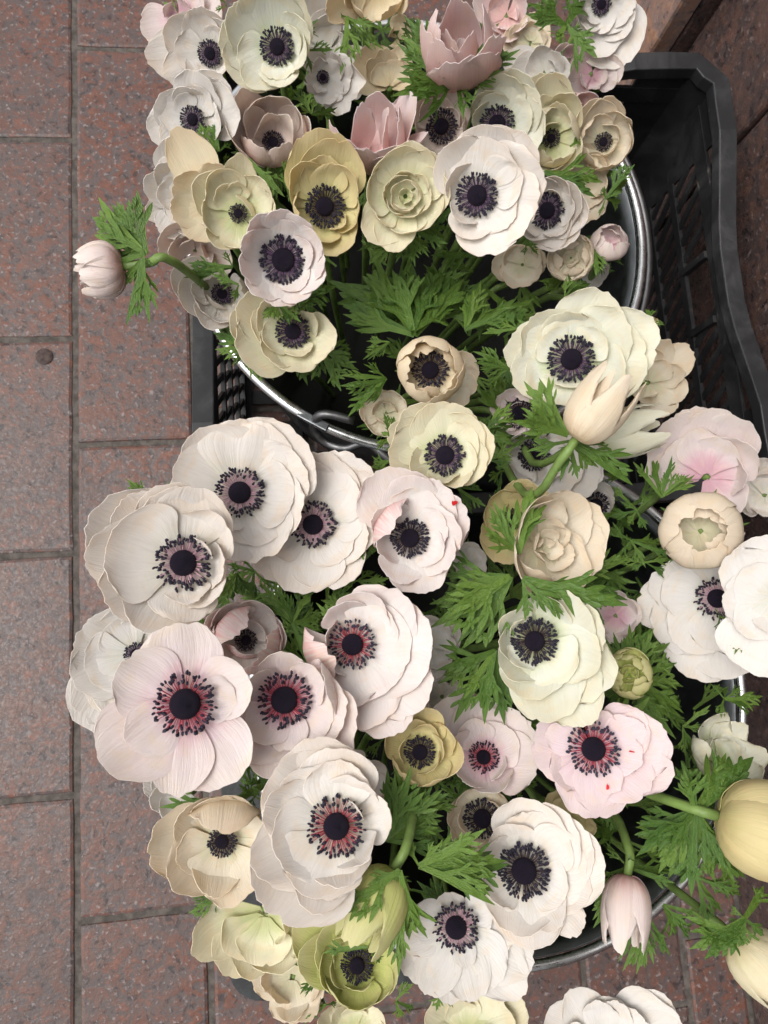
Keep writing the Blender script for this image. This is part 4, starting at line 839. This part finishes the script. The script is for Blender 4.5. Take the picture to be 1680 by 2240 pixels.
L('8', (1345,1130), .372, [(1330,925),(1290,960),(1620,890),(1510,880)], owner=bb, wid=1.5); L('8', (1345,1130), .362, [(1080,1210),(1070,1300),(1110,1330),(1200,1300),(1240,1450),(1300,1500),(1390,1470),(1450,1400),(1545,1440),(1570,1500),(1180,1400)], owner=bb, wid=1.1)
L('8', (1470,650), .33, [(1415,580),(1480,590),(1560,600),(1660,650),(1600,700),(1440,720)]); L('8', (1290,770), .325, [(1420,680),(1380,780),(1330,860),(1300,900)])
L('8', (930,1060), .33, [(1080,1010),(1060,1100),(1140,1080),(980,1180),(1000,1250)]); L('8', (560,1030), .335, [(680,1010),(600,1090),(640,960)])
L('10', (950,590), .352, [(820,650),(755,760),(760,860),(830,930),(1210,610),(1190,690),(1010,560),(830,470)])
L('10', (1050,830), .335, [(890,1060),(950,1135),(1020,1145),(1160,1060),(1080,1050),(1010,990)], wid=.85); L('10', (1130,780), .335, [(1250,900),(1300,960),(1210,960),(1330,850)])
lb = named('closed lemon bud')
L('10', (1540,850), .36, [(1285,1015),(1350,1045),(1430,1000),(1470,790),(1660,700),(1540,1010),(1659,950),(1450,880)], owner=lb, wid=1.35)
L('10', (1300,640), .335, [(1160,570),(1420,830),(1500,740),(1380,900),(1560,720)])
L('9', (1300,640), .378, [(1330,280),(1470,285),(1600,400),(1610,480),(1590,560),(1600,670),(1380,360),(1500,420)], wid=1.0)
dg = named('drooping beside the large creamy')
L('9', (1370,790), .402, [(1300,945),(1450,1180),(1200,850),(1270,940),(1060,1060),(1180,960)], owner=dg, wid=1.1); L('9', (1390,820), .398, [(1340,1330),(1440,1190)], owner=dg, wid=.9)
L('9', (560,440), .362, [(155,450),(190,505),(310,470),(480,540)], wid=.9); L('9', (640,300), .35, [(560,230),(700,270),(620,380),(720,380)])
L('9', (470,920), .35, [(305,940),(300,1035),(380,1055),(340,920)], wid=.9); L('9', (1160,400), .378, [(1150,215),(1255,265)], wid=.8)
L('9', (960,1300), .34, [(815,1240),(860,1410),(890,1440)]); L('9', (1000,1470), .325, [(840,1510),(880,1560),(960,1440),(1060,1460)], wid=1.1)
L('9', (1210,1180), .385, [(980,1190),(1290,1270)], wid=1.0); L('9', (1350,1450), .335, [(1420,1350),(1440,1500),(1380,1560)])
L('9', (1290,130), .355, [(1200,120),(1240,170),(1200,200),(1300,60)]); L('10', (20,1200), .34, [(70,1310),(-20,1330)])
L('6', (1150,1110), .345, [(1010,890),(1100,940),(1250,950),(1330,1060),(1320,1140),(1300,1230),(1200,1280),(1260,1340),(1060,1010),(980,980)], wid=1.1)
L('6', (870,860), .345, [(800,970),(780,1000),(940,980),(880,960)], wid=1.3); L('6', (1490,720), .352, [(1600,700),(1590,740),(1510,800)], wid=1.3)
L('6', (1480,900), .335, [(1380,880),(1400,930),(1650,900),(1560,840),(1620,960)]); L('6', (690,1080), .35, [(745,1175)], wid=1.5)
# the mass of lower foliage that fills the gaps
REG = [(860,320,400,290), (1010,800,200,260), (1080,1450,470,560), (1250,1500,300,480), (520,1300,250,300)]
for i in range(330):
    cx, cy, rx, ry = REG[i % 5]; a = RNG.uniform(0, 6.283); q = math.sqrt(RNG.uniform(0, 1))
    b = (cx + rx*q*math.cos(a), cy + ry*q*math.sin(a)); a2 = RNG.uniform(0, 6.283); l = RNG.uniform(55, 110)
    if 600 < b[0] < 850 and 600 < b[1] < 900: continue
    if b[0] < 560 and b[1] < 1000: continue
    z_ = RNG.uniform(.262, .305)
    L('P', b, z_, [(b[0]+l*math.cos(a2), b[1]+l*math.sin(a2))], dz=.01, wid=1.1, twist=.5)

fleck('red streaked outer petal', '5', (812,1505), 60, 34, -.5)
fleck('mauve pink', '8', (960,1010), 12, 30, .2); fleck('mauve pink', '8', (1052,868), 26, 8, .2)
L('9', (620,360), .352, [(540,250),(700,220),(600,230),(660,420),(730,330),(560,330)], wid=1.2); L('9', (640,420), .34, [(560,360),(720,470),(700,300),(600,480)], wid=1.3)

L('6', (960,850), .325, [(820,820),(850,960),(930,1000),(1050,960),(900,780),(800,900)], wid=1.3); L('6', (820,880), .33, [(720,960),(760,1020),(860,1010)], wid=1.3)
L('6', (700,1060), .325, [(620,1080),(780,1100),(660,1150)], wid=1.3); L('6', (1430,1050), .33, [(1300,980),(1380,950),(1350,1100)], wid=1.3)

L('S', (835,66), .305, [(770,20),(800,110),(880,30),(900,90),(850,130),(820,10),(910,50)], wid=1.3)
L('S', (960,700), .27, [(700,640),(760,600),(820,690),(880,600),(1000,620),(1080,660)], wid=1.0, dz=-.01); L('S', (620,640), .29, [(690,600),(700,680),(640,720),(740,640)], wid=1.2)
M_GUM = simple('old_gum', (.050, .032, .028), .7, .3, var=.5, scale=260); sp = at('S', (96, 779), .0012); mb = MB(); mb.lathe([(.0085, -.0006), (.0075, .0000), (.005, .0002), (0, .0003)], tuple(sp), 18); mb.build('gum_spot', M_GUM, ground, smooth=True)
